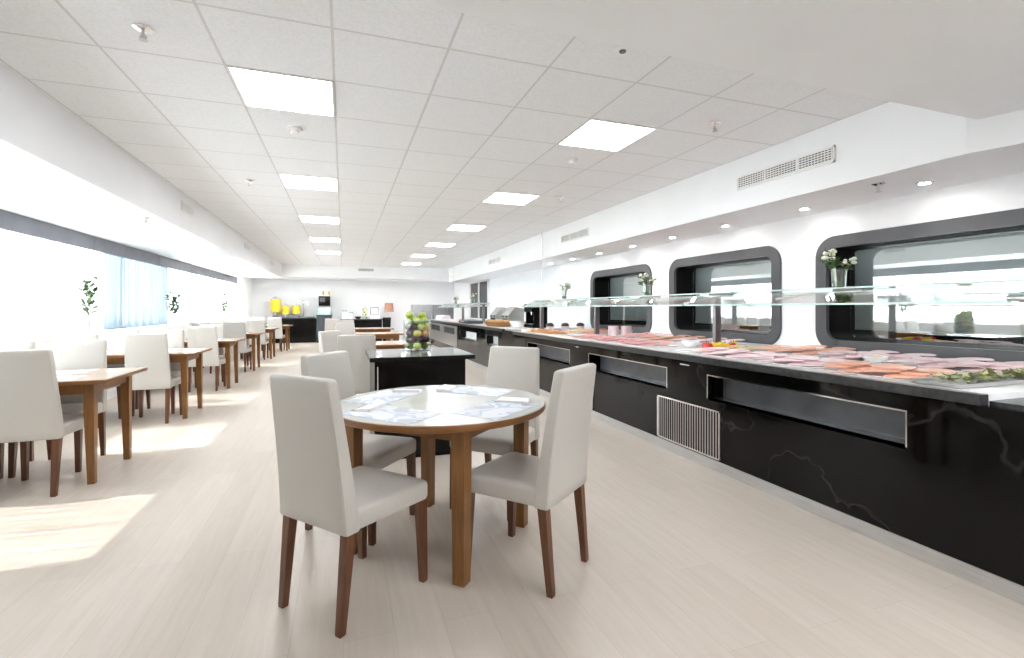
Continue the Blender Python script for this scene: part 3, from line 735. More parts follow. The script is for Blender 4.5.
# ------------------------------------------------------------------ buffet counter
CX = 2.72; CT = 0.865
def counter(name, label, y0, y1, niches, ct, edge_y0=None, lining='nichelining'):
    t = thing(name, label, 'buffet counter', (CX, (y0 + y1) / 2, 0)); yc = (y0 + y1) / 2
    N0, N1, ND = 0.545, 0.725, 0.16
    bm = nb()
    def bx(a, b_, c, d, e, f): box(bm, a - CX, b_ - CX, c - yc, d - yc, e, f)
    bx(CX, CX + 0.05, y0, y1, 0.078, N0); bx(CX, CX + 0.05, y0, y1, N1, ct - 0.05)
    pv = y0
    for a, b_ in sorted(niches):
        bx(CX, CX + 0.05, pv, a, N0, N1); pv = b_
    bx(CX, CX + 0.05, pv, y1, N0, N1)
    bx(CX + 0.2, XR - 0.005, y0, y1, 0.0, 0.80)
    obj('body', bm, M['marble'], t, smooth=False)
    for a, b_ in niches:
        q = nb()
        def qx(*v): box(q, v[0] - CX, v[1] - CX, v[2] - yc, v[3] - yc, v[4], v[5])
        qx(CX + 0.04, CX + ND, a - 0.01, a, N0 - 0.01, N1 + 0.01); qx(CX + 0.04, CX + ND, b_, b_ + 0.01, N0 - 0.01, N1 + 0.01)
        qx(CX + 0.04, CX + ND, a, b_, N1, N1 + 0.01)
        n_ = obj('tray_niche', q, M['black'], t, smooth=False)
        q = nb(); qx(CX + ND - 0.01, CX + ND, a, b_, N0, N1); qx(CX + 0.0, CX + ND, a, b_, N0 - 0.012, N0)
        obj('niche_lining', q, M[lining], n_, smooth=False)
        q = nb(); e = 0.008
        qx(CX - 0.004, CX + 0.004, a - e, b_ + e, N1, N1 + e); qx(CX - 0.004, CX + 0.004, a - e, a, N0, N1); qx(CX - 0.004, CX + 0.004, b_, b_ + e, N0, N1)
        obj('niche_edging', q, M['chrome'], n_, smooth=False)
    q = nb(); ey = edge_y0 if edge_y0 is not None else y0
    box(q, -0.008, 0.05, ey - yc, y1 - yc, ct - 0.05, ct, 0.003)
    obj('worktop_edge', q, M['granite'], t, smooth=False)
    q = nb(); box(q, 0.05, XR - CX - 0.003, ey - yc, y1 - yc, 0.80, ct - 0.001)
    obj('serving_deck', q, M['china'], t, smooth=False)
    q = nb(); box(q, -0.006, 0.03, y0 - yc, y1 - yc, 0.0, 0.078)
    obj('kickplate', q, M['steelh'], t, smooth=False)
    return t, yc
M['nichelining'] = noise_mix(mat('grey_glossy_lining', rough=0.18), (0.09, 0.095, 0.105), (0.13, 0.135, 0.145), ns=3)
A, ya = counter('buffet_counter', 'long black marble buffet counter with tray niches, nearest section', 0.4, 7.72, [(1.665, 3.085), (3.597, 5.04), (5.545, 7.02)], CT, 1.353)
B, yb = counter('buffet_counter', 'far section of the buffet counter with bread and toasters', 8.30, 17.0, [(8.55, 9.35), (10.1, 11.65)], 0.885, lining='blind')  # pale lining colour stands in for the bright reflection in these niches
q = nb(); box(q, 0.0, 0.05, 7.72 - ya, 8.30 - ya, 0.02, 0.865); box(q, 0.05, XR - CX - 0.01, 7.722 - ya, 8.298 - ya, 0.02, 0.8645); obj('joint_panel', q, M['black'], A, smooth=False)
# dark tray corner beyond the end of the edge
q = nb(); box(q, 0.05, 1.5, 0.4 - ya, 1.35 - ya, 0.80, 0.835); obj('end_worktop', q, M['granite'], A, smooth=False)
def grille(a, b_, z0, z1):
    q = nb(); box(q, -0.012, 0.0, a - ya, b_ - ya, z1 - 0.012, z1); box(q, -0.012, 0.0, a - ya, b_ - ya, z0, z0 + 0.012); box(q, -0.012, 0, a - ya, a + 0.012 - ya, z0, z1); box(q, -0.012, 0, b_ - 0.012 - ya, b_ - ya, z0, z1)
    g_ = obj('vent_grille', q, M['chrome'], A, smooth=False)
    q = nb(); n = 26
    for i in range(n):
        yy = a + 0.02 + (b_ - a - 0.04) * i / (n - 1)
        loft(q, [[(-0.011, yy - 0.013 - ya, z), (-0.009, yy - 0.014 - ya, z), (0.0, yy + 0.006 - ya, z), (-0.002, yy + 0.007 - ya, z)] for z in (z0 + 0.01, z1 - 0.01)])
    obj('louvres', q, M['louvre'], g_, smooth=False)
    q = nb(); box(q, -0.002, 0.001, a + 0.01 - ya, b_ - 0.01 - ya, z0 + 0.01, z1 - 0.01); obj('backing', q, M['darkslot'], g_, smooth=False)
M['louvre'] = noise_mix(mat('aluminium_louvre', rough=0.35, metal=0.85), (0.82, 0.78, 0.77), (0.90, 0.86, 0.85), ns=3)
grille(2.945, 3.726, 0.09, 0.468); grille(4.93, 5.70, 0.09, 0.468)
# thin seam and small handle on the near body
q = nb(); box(q, -0.003, 0.0, 3.30 - ya, 3.42 - ya, 0.775, 0.785, 0.002, 1); box(q, -0.003, 0.0, 5.30 - ya, 5.38 - ya, 0.775, 0.785, 0.002, 1); obj('recessed_pull', q, M['chrome'], A, smooth=False)
# steel front panel with two vents on the far counter
q = nb(); box(q, -0.012, 0.0, 12.0 - yb, 16.2 - yb, 0.27, 0.80); pn = obj('steel_panel', q, M['steel'], B, smooth=False)
for a, b_ in ((12.25, 13.6), (14.25, 15.7)):
    q = nb(); box(q, -0.016, -0.011, a - yb, b_ - yb, 0.585, 0.745); obj('panel_slot', q, M['darkslot'], pn, smooth=False)

M['cabsteel'] = noise_mix(mat('satin_steel', rough=0.45, metal=0.8), (0.36, 0.36, 0.37), (0.42, 0.42, 0.43), ns=12)
M['poststeel'] = noise_mix(mat('dark_post_steel', rough=0.3, metal=1.0), (0.24, 0.22, 0.23), (0.32, 0.30, 0.31), ns=3)
# ------------------------------------------------------------------ sneeze guards
def guard(name, label, posts, z0, yend):
    t = thing(name, label, 'sneeze guard', (3.45, posts[0], z0)); o = Vector((3.45, posts[0], z0))
    S0, S1, SZ = 3.28, 3.62, 1.405     # shelf
    F0, FZ = 3.05, 1.285               # low front edge of the tilted pane
    def P(x, y, z): return (x - o.x, y - o.y, z - o.z)
    for yv in posts:
        q = nb(); a, b_ = P(3.415, yv - 0.022, z0), P(3.485, yv + 0.022, SZ - 0.012)
        box(q, a[0], b_[0], a[1], b_[1], 0.0, b_[2], 0.004, 1); pp = obj('post', q, M['poststeel'], t, smooth=False)
        q = nb(); a, b_ = P(3.36, yv - 0.065, z0), P(3.54, yv + 0.065, z0); box(q, a[0], b_[0], a[1], b_[1], 0, 0.008, 0.002, 1); obj('foot_plate', q, M['steel'], pp, smooth=False)
        q = nb(); tube(q, P(3.45, yv, SZ - 0.05), P(3.12, yv, FZ + 0.012), 0.014); tube(q, P(3.10, yv - 0.04, FZ + 0.02), P(3.10, yv + 0.04, FZ + 0.02), 0.014); obj('arm', q, M['steel'], pp)
        q = nb(); a, b_ = P(3.30, yv - 0.06, SZ - 0.035), P(3.60, yv + 0.06, SZ - 0.012); box(q, a[0], b_[0], a[1], b_[1], a[2], b_[2]); obj('clamp', q, M['steel'], pp, smooth=False)
    for y0, y1 in zip(posts, posts[1:]):
        q = nb(); a, b_ = P(S0, y0 + 0.012, SZ - 0.012), P(S1, y1 - 0.012, SZ); box(q, a[0], b_[0], a[1], b_[1], a[2], b_[2])
        sp = obj('shelf_glass', q, M['greenglass'], t, smooth=False)
        q = nb(); a, b_ = P(S0 - 0.002, y0 + 0.012, SZ - 0.012), P(S0, y1 - 0.012, SZ); box(q, a[0], b_[0], a[1], b_[1], a[2], b_[2])
        a, b_ = P(S1, y0 + 0.012, SZ - 0.012), P(S1 + 0.002, y1 - 0.012, SZ); box(q, a[0], b_[0], a[1], b_[1], a[2], b_[2])
        obj('polished_edge', q, M['glassedge'], sp, smooth=False)
        q = nb(); d = Vector((F0 - 3.27, 0, FZ - 1.375)).normalized(); nrm = Vector((d.z, 0, -d.x)) * 0.005
        def quad(yv): 
            c = [Vector(P(3.27, yv, 1.375)), Vector(P(F0, yv, FZ))]
            return [c[0] - nrm, c[1] - nrm, c[1] + nrm, c[0] + nrm]
        loft(q, [quad(y0 + 0.012), quad(y1 - 0.012)]); fp = obj('front_glass', q, M['greenglass'], t, smooth=False)
        q = nb(); a = P(F0 - 0.003, y0 + 0.012, FZ - 0.006); b_ = P(F0 + 0.001, y1 - 0.012, FZ + 0.006); box(q, a[0], b_[0], a[1], b_[1], a[2], b_[2])
        for yv in (y0 + 0.012, y1 - 0.016):
            loft(q, [quad(yv), quad(yv + 0.004)])
        obj('polished_edge', q, M['glassedge'], fp, smooth=False)
        ym = (y0 + y1) / 2
        q = nb(); a, b_ = P(3.30, ym - 0.10, SZ - 0.032), P(3.60, ym + 0.10, SZ - 0.013); box(q, a[0], b_[0], a[1], b_[1], a[2], b_[2])
        for s in (-1, 1): tube(q, P(3.32, ym + s * 0.05, SZ - 0.03), P(3.12, ym + s * 0.22, FZ + 0.04), 0.010)
        obj('mid_bracket', q, M['steel'], t, smooth=False)
    return t
guard('sneeze_guard', 'glass sneeze guard on steel posts over the near buffet', [1.40, 3.79, 6.16, 8.20], CT + 0.0005, None)
guard('sneeze_guard', 'smaller glass sneeze guard over the far buffet', [12.1, 14.4, 16.6], 0.8855, None)
for yv, lb in ((8.20, 'thin steel rod hanging from the ceiling to the near sneeze guard'), (15.8, 'thin steel rod hanging from the ceiling to the far sneeze guard')):
    q = tube(nb(), (3.45, yv, 1.40), (3.45, yv, CZ), 0.010); o = obj('suspension_rod', q, M['chrome']); tag(o, lb, 'rod')

# flower vases on the guards
def leafcard(bm, p, d, ln, wd):
    d = Vector(d).normalized(); s = d.cross(Vector((0.2, 0.3, 1))).normalized() * wd; p = Vector(p); up = d.cross(s).normalized() * wd * 0.3
    vs = [bm.verts.new(v) for v in (p, p + d * ln * 0.5 + s + up, p + d * ln, p + d * ln * 0.5 - s + up)]
    m_ = bm.verts.new(p + d * ln * 0.5)
    bm.faces.new((vs[0], vs[1], m_)); bm.faces.new((vs[1], vs[2], m_)); bm.faces.new((vs[2], vs[3], m_)); bm.faces.new((vs[3], vs[0], m_))
def flower_vase(x, y, z, label, rows=1.0, seed=1):
    rnd = random.Random(seed)
    t = thing('flower_vase', label, 'vase of flowers', (x, y, z))
    bm = loft(nb(), [circ((0, 0, 0), 0.042, 20), circ((0, 0, 0.14), 0.050, 20), circ((0, 0, 0.14), 0.046, 20), circ((0, 0, 0.012), 0.039, 20)])
    obj('glass_vase', bm, M['glass'], t)
    obj('pebbles', lathe(nb(), [(0.036, 0.013), (0.038, 0.05)], 16), M['paleleaf'], t)
    st = nb(); lf = nb(); fl = nb()
    for i in range(9):
        a = rnd.uniform(0, 2 * pi); r = rnd.uniform(0.02, 0.10); h = rnd.uniform(0.17, 0.27)
        top = (r * cos(a), r * sin(a), h); tube(st, (0.01 * cos(a), 0.01 * sin(a), 0.03), top, 0.0025, n=5)
        for q in range(6):
            f = rnd.uniform(0.6, 1.0); aa = rnd.uniform(0, 6.3)
            leafcard(lf, (top[0] * f, top[1] * f, 0.05 + (h - 0.05) * f), (cos(aa), sin(aa), rnd.uniform(-0.3, 0.6)), rnd.uniform(0.04, 0.07), 0.013)
        for q in range(3):
            aa = rnd.uniform(0, 6.3); ball(fl, (top[0] + 0.012 * cos(aa), top[1] + 0.012 * sin(aa), h + rnd.uniform(-0.01, 0.02)), rnd.uniform(0.012, 0.02), 0.8, 8, 6)
    obj('stems', st, M['leaf'], t); obj('leaves', lf, M['leaf'], t); obj('blossoms', fl, M['petal'], t)
    return t
flower_vase(3.45, 2.56, 1.405, 'glass vase of white flowers on the sneeze guard, in front of the nearest grey window', seed=3)
flower_vase(3.45, 4.95, 1.405, 'glass vase of white flowers on the sneeze guard, between the farther two grey windows', seed=5)
flower_vase(3.45, 7.25, 1.405, 'glass vase of greenery on the far end of the near sneeze guard', seed=8)
flower_vase(3.45, 13.2, 1.405, 'small flower vase on the far sneeze guard, nearer one', seed=9)
flower_vase(3.45, 15.4, 1.405, 'small flower vase on the far sneeze guard, farther one', seed=10)

# ------------------------------------------------------------------ food on the buffet
DZ = CT + 0.0005
def platter(x, y, z, w, d, label, rz=0.0):
    t = thing('serving_platter', label, 'platter', (x, y, z), rz, 'white platters on the buffet')
    bm = nb()
    out = [(p[0], p[1]) for p in rrect(w, d, 0.03, 4)]; 
    def rg(s, zz): return [(p[0] * (1 - s / w * 2), p[1] * (1 - s / d * 2), zz) for p in out]
    loft(bm, [rg(0.015, 0), rg(0.0, 0.010), rg(0.004, 0.012), rg(0.022, 0.006)])
    obj('dish', bm, M['china'], t)
    return t
SL = {}
def slice_proto(kind):
    bm = nb()
    if kind in ('ham', 'salami', 'carrot', 'cheese', 'salmon'):
        n = 14; rx, ry = {'ham': (0.105, 0.09), 'salami': (0.078, 0.066), 'carrot': (0.095, 0.07), 'cheese': (0.075, 0.075), 'salmon': (0.115, 0.085)}[kind]
        top = []; bot = []
        for i in range(n):
            a = 2 * pi * i / n; rr = 1 + 0.06 * sin(3 * a)
            if kind == 'cheese': rr = 1 / max(abs(cos(a)), abs(sin(a))) * 0.85
            x, yv = rx * cos(a) * rr, ry * sin(a) * rr
            zz = 0.002 * (x / rx) + 0.0015 * (1 + sin(2 * a))
            top.append((x, yv, zz + 0.004)); bot.append((x, yv, zz))
        loft(bm, [bot, top])
    return bm
SN = {'ham': 'ham_slice', 'salami': 'salami_slice', 'carrot': 'melon_slice', 'cheese': 'cheese_slice', 'salmon': 'salmon_slice'}
ST = {'ham': 'pink ham slice', 'salami': 'red salami slice', 'carrot': 'orange melon slice', 'cheese': 'yellow cheese slice', 'salmon': 'orange smoked salmon slice'}
for kd in SN:
    me = obj(SN[kd], slice_proto(kd), M[kd]); SL[kd] = me
usedp = set()
def slices(kd, x, y, z, w, d, nx, ny, where):
    for i in range(nx):
        for j in range(ny):
            o = SL[kd]
            if kd in usedp:
                o = SL[kd].copy(); COL.objects.link(o)
            usedp.add(kd)
            px = x - w / 2 + w * (i + 0.5) / nx; py = y - d / 2 + d * (j + 0.5) / ny
            o.location = (px + random.uniform(-0.008, 0.008), py + random.uniform(-0.008, 0.008), z + 0.012 + 0.0095 * ((i + 2 * j) % 4))
            o.rotation_euler = (0, 0, random.uniform(-0.5, 0.5))
            tag(o, '%s on the platter %s' % (ST[kd], where), 'food slice', '%ss %s' % (ST[kd], where))
rowA = [  # y centre, length, kind front, kind back
    (1.97, 0.56, 'salmon', 'ham', 'beside the green salad'), (2.56, 0.56, 'ham', 'ham', 'below the nearest grey window'), (3.15, 0.56, 'ham', 'salmon', 'before the nearest steel post'),
    (4.35, 0.56, 'salami', 'ham', 'below the middle grey window'), (4.94, 0.56, 'salami', 'salmon', 'just past the middle grey window'),
    (5.53, 0.56, 'salami', 'salami', 'beside the pink cups'), (6.65, 0.50, 'carrot', 'salmon', 'behind the pink cups'), (7.18, 0.46, 'carrot', 'cheese', 'next to the dark jars')]
for yv, ln, k1, k2, wh in rowA:
    for x, w_, kd, rw in ((3.02, 0.42, k1, 'front'), (3.82, 0.62, k2, 'rear')):
        platter(x, yv, DZ, w_, ln, 'white platter of %ss in the %s row %s' % (ST[kd].replace(' slice', ''), rw, wh))
        slices(kd, x, yv, DZ + 0.004, w_ - 0.06, ln - 0.06, 4 if rw == 'rear' else 3, 4 if kd != 'salami' else 5, '%s, %s row' % (wh, rw))
# salad tray at the near end
t = thing('serving_tray', 'steel tray of green salad at the near end of the buffet', 'tray', (3.35, 1.59, DZ)); bm = nb()
o_ = rrect(1.1, 0.22, 0.03, 4)
loft(bm, [[(p[0] * 0.97, p[1] * 0.93, 0) for p in o_], [(p[0], p[1], 0.02) for p in o_], [(p[0] * 0.985, p[1] * 0.95, 0.022) for p in o_], [(p[0] * 0.95, p[1] * 0.85, 0.006) for p in o_]]); obj('pan', bm, M['steel'], t)
bm = nb()
for i in range(260):
    a = random.uniform(0, 6.3); leafcard(bm, (3.35 + random.uniform(-0.48, 0.48), 1.59 + random.uniform(-0.075, 0.075), DZ + 0.015 + random.uniform(0, 0.035)), (cos(a), sin(a), random.uniform(-0.2, 0.7)), random.uniform(0.03, 0.06), 0.016)
tag(obj('green_salad', bm, M['salad']), 'chopped green salad heaped in the steel tray', 'salad', kind='stuff')
# peppers and cheese near the nearest post
t = platter(3.35, 3.57, DZ, 1.0, 0.28, 'white platter of peppers and cheese at the foot of the steel post')
PP = None
pcs = [(3.20, 3.69, 'pepper'), (3.28, 3.67, 'ypepper'), (3.37, 3.69, 'ypepper'), (3.24, 3.59, 'ypepper'), (3.32, 3.58, 'ypepper'), (3.15, 3.61, 'pepper'), (3.41, 3.60, 'pepper'), (3.49, 3.66, 'ypepper')]
def pepper(x, y, z, kd, i):
    nm = 'bell_pepper'
    t = thing(nm, ('red' if kd == 'pepper' else 'yellow') + ' bell pepper piled at the foot of the steel post', 'pepper', (x, y, z), random.uniform(0, 6), ('red' if kd == 'pepper' else 'yellow') + ' bell peppers at the post')
    bm = nb(); rings = []
    for r, zz in ((0.012, 0), (0.03, 0.006), (0.038, 0.03), (0.036, 0.05), (0.024, 0.062), (0.008, 0.056)):
        rings.append([(r * (1 + 0.10 * cos(4 * 2 * pi * q / 24)) * cos(2 * pi * q / 24), r * (1 + 0.10 * cos(4 * 2 * pi * q / 24)) * sin(2 * pi * q / 24), zz) for q in range(24)])
    loft(bm, rings); obj('flesh', bm, M[kd], t)
    bm = nb(); tube(bm, (0, 0, 0.055), (0.006, 0, 0.08), 0.005, 0.004, 6); obj('stalk', bm, M['leaf'], t)
for i, (x, yv, kd) in enumerate(pcs): pepper(x, yv - 0.04, DZ + 0.009, kd, i)
slices('cheese', 3.30, 3.46, DZ + 0.004, 0.7, 0.12, 6, 1, 'between the peppers and the ham')
# small garnish bowls
def bowl(x, y, z, r, h, m, label, grp, fill=None):
    t = thing('bowl', label, 'bowl', (x, y, z), 0, grp)
    obj('bowl_body', lathe(nb(), [(r * 0.5, 0), (r * 0.55, 0.004), (r * 0.9, h * 0.6), (r, h), (r * 0.95, h), (r * 0.85, h * 0.62), (r * 0.4, 0.012)], 24), m, t)
    if fill: obj('contents', lathe(nb(), [(r * 0.86, h * 0.7), (r * 0.6, h * 0.88), (r * 0.1, h * 0.95)], 20), fill, t)
    return t
bowl(3.35, 4.05, DZ, 0.10, 0.06, M['china'], 'white bowl of olives between the post and the salami', 'buffet bowls', M['olive'])
bowl(3.40, 2.27, DZ + 0.03, 0.075, 0.04, M['china'], 'small white bowl of yellow sauce among the ham platters', 'buffet bowls', M['ypepper'])
# pink cups
def cups(x, y, label):
    t = thing('ceramic_jar', label, 'jar', (x, y, DZ), 0, 'pink ceramic jars')
    obj('jar_body', lathe(nb(), [(0.068, 0), (0.074, 0.01), (0.074, 0.135), (0.070, 0.140), (0.066, 0.135), (0.064, 0.02)], 28), M['pinkcup'], t)
    obj('handle', loft(nb(), [[(0.074 + 0.03 * sin(pi * i / 8) + 0.005 * cos(a), 0.005 * sin(a), 0.03 + 0.08 * i / 8) for a in (0, pi / 2, pi, 1.5 * pi)] for i in range(9)]), M['pinkcup'], t)
cups(3.64, 6.02, 'pale pink ceramic jar beside the second steel post, the one nearer the post'); cups(3.80, 5.94, 'pale pink ceramic jar farther from the second steel post')
# dark topped jars and bread at the far end of the near counter
for i, (x, yv) in enumerate(((3.35, 7.60), (3.62, 7.57), (3.9, 7.54))):
    t = thing('yoghurt_jar', 'white jar with dark lid on the near buffet, %s' % ('closest to the front edge', 'middle of three', 'closest to the wall')[i], 'jar', (x, yv, DZ), 0, 'dark lidded jars')
    obj('jar_body', lathe(nb(), [(0.06, 0), (0.065, 0.01), (0.065, 0.07), (0.055, 0.085)], 24), M['pinkcup'], t)
    obj('lid', lathe(nb(), [(0.07, 0.085), (0.072, 0.10), (0.05, 0.135), (0.015, 0.145)], 24), M['olive'], t)
for i, (x, yv) in enumerate(((2.86, 7.52), (2.97, 7.63), (3.09, 7.53))):
    t = thing('bread_roll', 'pale bread roll on the end of the near buffet counter', 'bread roll', (x, yv, DZ), i, 'pale bread rolls')
    bm = nb()
    loft(bm, [[(0.07 * s * cos(a), 0.045 * s * sin(a), z) for a in [2 * pi * q / 16 for q in range(16)]] for s, z in ((0.8, 0), (1, 0.018), (0.92, 0.038), (0.6, 0.052), (0.15, 0.056))]); obj('crust', bm, M['china'] if i == 0 else M['petal'], t)
    bm = nb(); tube(bm, (-0.035, 0, 0.054), (0.035, 0, 0.054), 0.004, n=6); obj('score', bm, M['bread'], t)
# far counter: coffee machine, toasters, bread basket, white bowl
BZ = 0.8855
t = thing('coffee_machine', 'black coffee machine at the near end of the far counter', 'coffee machine', (3.55, 8.75, BZ))
bm = nb(); box(bm, -0.16, 0.16, -0.22, 0.22, 0, 0.06, 0.01); box(bm, 0.02, 0.16, -0.22, 0.22, 0.06, 0.46, 0.012); box(bm, -0.16, 0.16, -0.22, 0.22, 0.30, 0.46, 0.015); box(bm, -0.12, 0.03, -0.22, -0.20, 0.05, 0.31); box(bm, -0.12, 0.03, 0.20, 0.22, 0.05, 0.31); obj('housing', bm, M['blackmat'], t)
bm = nb(); tube(bm, (-0.08, 0, 0.30), (-0.08, 0, 0.25), 0.02); obj('spout', bm, M['chrome'], t)
obj('drip_tray', box(nb(), -0.15, 0.0, -0.18, 0.18, 0.06, 0.07), M['steel'], t, smooth=False)
def toaster(x, y, label):
    t = thing('toaster', label, 'toaster', (x, y, BZ), 0, 'steel toasters')
    bm = nb(); loft(bm, [[(px, yy, pz) for px, pz in ((-0.18, 0.02), (0.18, 0.02), (0.18, 0.36), (-0.02, 0.40), (-0.18, 0.22))] for yy in (-0.24, 0.24)]); obj('casing', bm, M['steel'], t, smooth=False)
    bm = nb(); box(bm, -0.185, -0.1, -0.18, 0.18, 0.06, 0.15); obj('slot', bm, M['darkslot'], t, smooth=False)
    bm = nb()
    for sy in (-0.12, 0.12): tube(bm, (-0.18, sy, 0.19), (-0.205, sy, 0.19), 0.02)
    obj('dial', bm, M['black'], t)
    bm = nb()
    for sx in (-0.14, 0.14):
        for sy in (-0.2, 0.2): tube(bm, (sx, sy, 0), (sx, sy, 0.022), 0.015)
    obj('feet', bm, M['black'], t)
toaster(3.55, 10.1, 'stainless toaster on the far counter, nearer of the pair'); toaster(3.55, 11.0, 'stainless toaster on the far counter, farther of the pair')
t = thing('bread_basket', 'brown oval bread basket on the far counter before the toasters', 'basket', (3.08, 9.7, BZ))
bm = nb(); loft(bm, [[(0.26 * s * cos(a), 0.55 * s * sin(a), z) for a in [2 * pi * q / 28 for q in range(28)]] for s, z in ((0.8, 0), (0.95, 0.05), (1, 0.09), (0.95, 0.09), (0.85, 0.03))]); obj('wicker_bowl', bm, M['basket'], t)
for i in range(12):
    o = thing('bread_roll', 'crusty brown roll in the bread basket', 'bread roll', (3.08 + (-0.10 if i % 2 else 0.10), 9.7 - 0.36 + 0.72 * (i // 2) / 5, BZ + 0.072), random.uniform(0, 3), 'brown rolls in the basket')
    bm = nb(); loft(bm, [[(0.066 * s * cos(a), 0.055 * s * sin(a), z) for a in [2 * pi * q / 14 for q in range(14)]] for s, z in ((0.7, 0), (1, 0.025), (0.85, 0.05), (0.2, 0.064))]); obj('crust', bm, M['bread'], o)
bowl(3.25, 8.95, BZ, 0.17, 0.12, M['china'], 'large white bowl beside the black coffee machine', 'buffet bowls', M['petal'])
for yv, kd, wh in ((12.8, 'salmon', 'beside the far counter toasters'), (13.8, 'ham', 'midway along the far counter'), (15.0, 'ham', 'near the far end of the far counter')):
    platter(3.05, yv, BZ, 0.45, 0.8, 'white platter of %ss %s' % (ST[kd].replace(' slice', ''), wh)); slices(kd, 3.05, yv, BZ + 0.004, 0.38, 0.7, 2, 4, wh)
t = thing('plate_warmer', 'low dark tray on the far counter', 'tray', (3.0, 11.7, BZ)); bm = nb(); box(bm, -0.2, 0.2, -0.45, 0.45, 0, 0.07, 0.01); obj('tray_body', bm, M['bluegrey'], t); bm = nb(); tube(bm, (-0.21, -0.2, 0.05), (-0.21, 0.2, 0.05), 0.01); obj('handle', bm, M['chrome'], t)
# pile of folded pink-white napkins at the far end
for i in range(5):
    o = obj('napkin_stack', box(nb(), -0.2 + 0.01 * i, 0.2 - 0.01 * i, -0.3, 0.3, 0, 0.028, 0.006), M['napkin']); o.location = (3.15, 16.0, BZ + 0.0285 * i); o.rotation_euler = (0, 0, 0.08 * (i % 2)); tag(o, 'folded white cloth in the pile at the far counter end', 'cloth', 'folded cloths on the far counter')
t = thing('steel_cabinet', 'brushed steel cabinet at the far end of the buffet', 'cabinet', (3.05, 17.55, 0)); bm = nb(); box(bm, -0.74, 0.75, -0.24, 0.24, 0.08, 1.39, 0.01); obj('body', bm, M['cabsteel'], t); bm = nb(); box(bm, -0.004, 0.004, -0.245, -0.239, 0.10, 1.37); obj('door_gap', bm, M['darkslot'], t, smooth=False)
bm = nb(); box(bm, -0.7, 0.7, -0.2, 0.2, 0, 0.08); obj('plinth', bm, M['blackmat'], t, smooth=False)
bm = nb()
for s in (-1, 1): tube(bm, (s * 0.06, -0.26, 0.75), (s * 0.06, -0.26, 1.05), 0.01)
obj('handle', bm, M['chrome'], t)

# ------------------------------------------------------------------ back of the room
def backcounter(label, x0, x1, y0, y1, h, m, top):
    t = thing('back_counter', label, 'counter', ((x0 + x1) / 2, y0, 0)); xc = (x0 + x1) / 2
    bm = nb(); box(bm, x0 - xc, x1 - xc, 0.03, y1 - y0, 0.0, h - 0.04); obj('body', bm, m, t, smooth=False)
    obj('worktop', box(nb(), x0 - xc - 0.02, x1 - xc + 0.02, 0, y1 - y0, h - 0.04, h, 0.004), top, t, smooth=False)
    bm = nb(); n = max(2, int((x1 - x0) / 0.6))
    for i in range(1, n): xx = x0 - xc + (x1 - x0) * i / n; box(bm, xx - 0.003, xx + 0.003, 0.024, 0.031, 0.08, h - 0.06)
    obj('door_gap', bm, M['darkslot'], t, smooth=False)
    return t
backcounter('long black counter against the back wall with juice dispensers', -2.55, -0.97, 19.2, 19.95, 0.91, M['black'], M['granite'])
backcounter('slate grey cabinet carrying the drinks machine at the back wall', -0.93, -0.42, 19.0, 19.9, 1.02, M['bluegrey'], M['bluegrey'])
backcounter('black back counter with picture frame and lamp', -0.1, 1.40, 19.1, 19.9, 0.85, M['black'], M['granite'])
def dispenser(x, z, r, h, label):
    t = thing('juice_dispenser', label, 'dispenser', (x, 19.64, z), 0, 'juice dispensers')
    obj('stand', lathe(nb(), [(r * 0.9, 0), (r * 0.9, 0.03), (r * 0.5, 0.05), (r * 0.5, h * 0.25)], 20), M['steel'], t)
    obj('juice', lathe(nb(), [(r, h * 0.25), (r, h * 0.85)], 24), M['juice'], t)
    obj('lid', lathe(nb(), [(r * 1.03, h * 0.85), (r * 1.03, h * 0.88), (r * 0.3, h * 0.98), (0.02, h)], 24), M['chrome'], t)
    bm = nb(); tube(bm, (0, -r * 0.5, h * 0.3), (0, -r * 1.3, h * 0.28), 0.015); obj('tap', bm, M['chrome'], t)
dispenser(-2.36, 0.91, 0.17, 0.80, 'tall yellow juice dispenser at the corner end of the back counter')
dispenser(-2.02, 0.91, 0.12, 0.52, 'small yellow juice dispenser beside the tall one'); dispenser(-1.66, 0.91, 0.13, 0.54, 'small yellow juice dispenser nearest the lever tap')
for i, x in enumerate((-1.9, -1.82)):
    pass
for i, x in enumerate((-2.2, -1.7)):
    t = thing('drinks_tray', 'dark tray on the back counter, %s' % ('below the tall dispenser', 'below the small dispensers')[i], 'tray', (x, 19.31, 0.91), 0, 'dark trays')
    bm = nb(); o_ = rrect(0.42, 0.2, 0.03, 4); loft(bm, [[(p[0] * 0.95, p[1] * 0.95, 0) for p in o_], [(p[0], p[1], 0.09) for p in o_], [(p[0] * 0.96, p[1] * 0.94, 0.09) for p in o_], [(p[0] * 0.9, p[1] * 0.88, 0.02) for p in o_]]); obj('tray_body', bm, M['cyanplastic'], t)
t = thing('milk_tap', 'chrome lever tap standing on the back counter', 'tap', (-1.42, 19.5, 0.91))
obj('column', lathe(nb(), [(0.07, 0), (0.07, 0.02), (0.035, 0.04), (0.035, 0.6), (0.05, 0.62), (0.03, 0.66)], 20), M['chrome'], t)
bm = nb(); tube(bm, (0, 0, 0.58), (0.2, -0.05, 0.58), 0.03); tube(bm, (0.2, -0.05, 0.58), (0.2, -0.05, 0.48), 0.025); obj('spout', bm, M['chrome'], t)
t = thing('white_platter', 'pale oval platter on the back counter beside the tap', 'platter', (-1.17, 19.45, 0.91)); bm = nb(); loft(bm, [[(0.18 * s * cos(a), 0.15 * s * sin(a), z) for a in [2 * pi * q / 24 for q in range(24)]] for s, z in ((0.6, 0), (1, 0.05), (0.96, 0.055), (0.5, 0.02))]); obj('dish', bm, M['teal'], t)
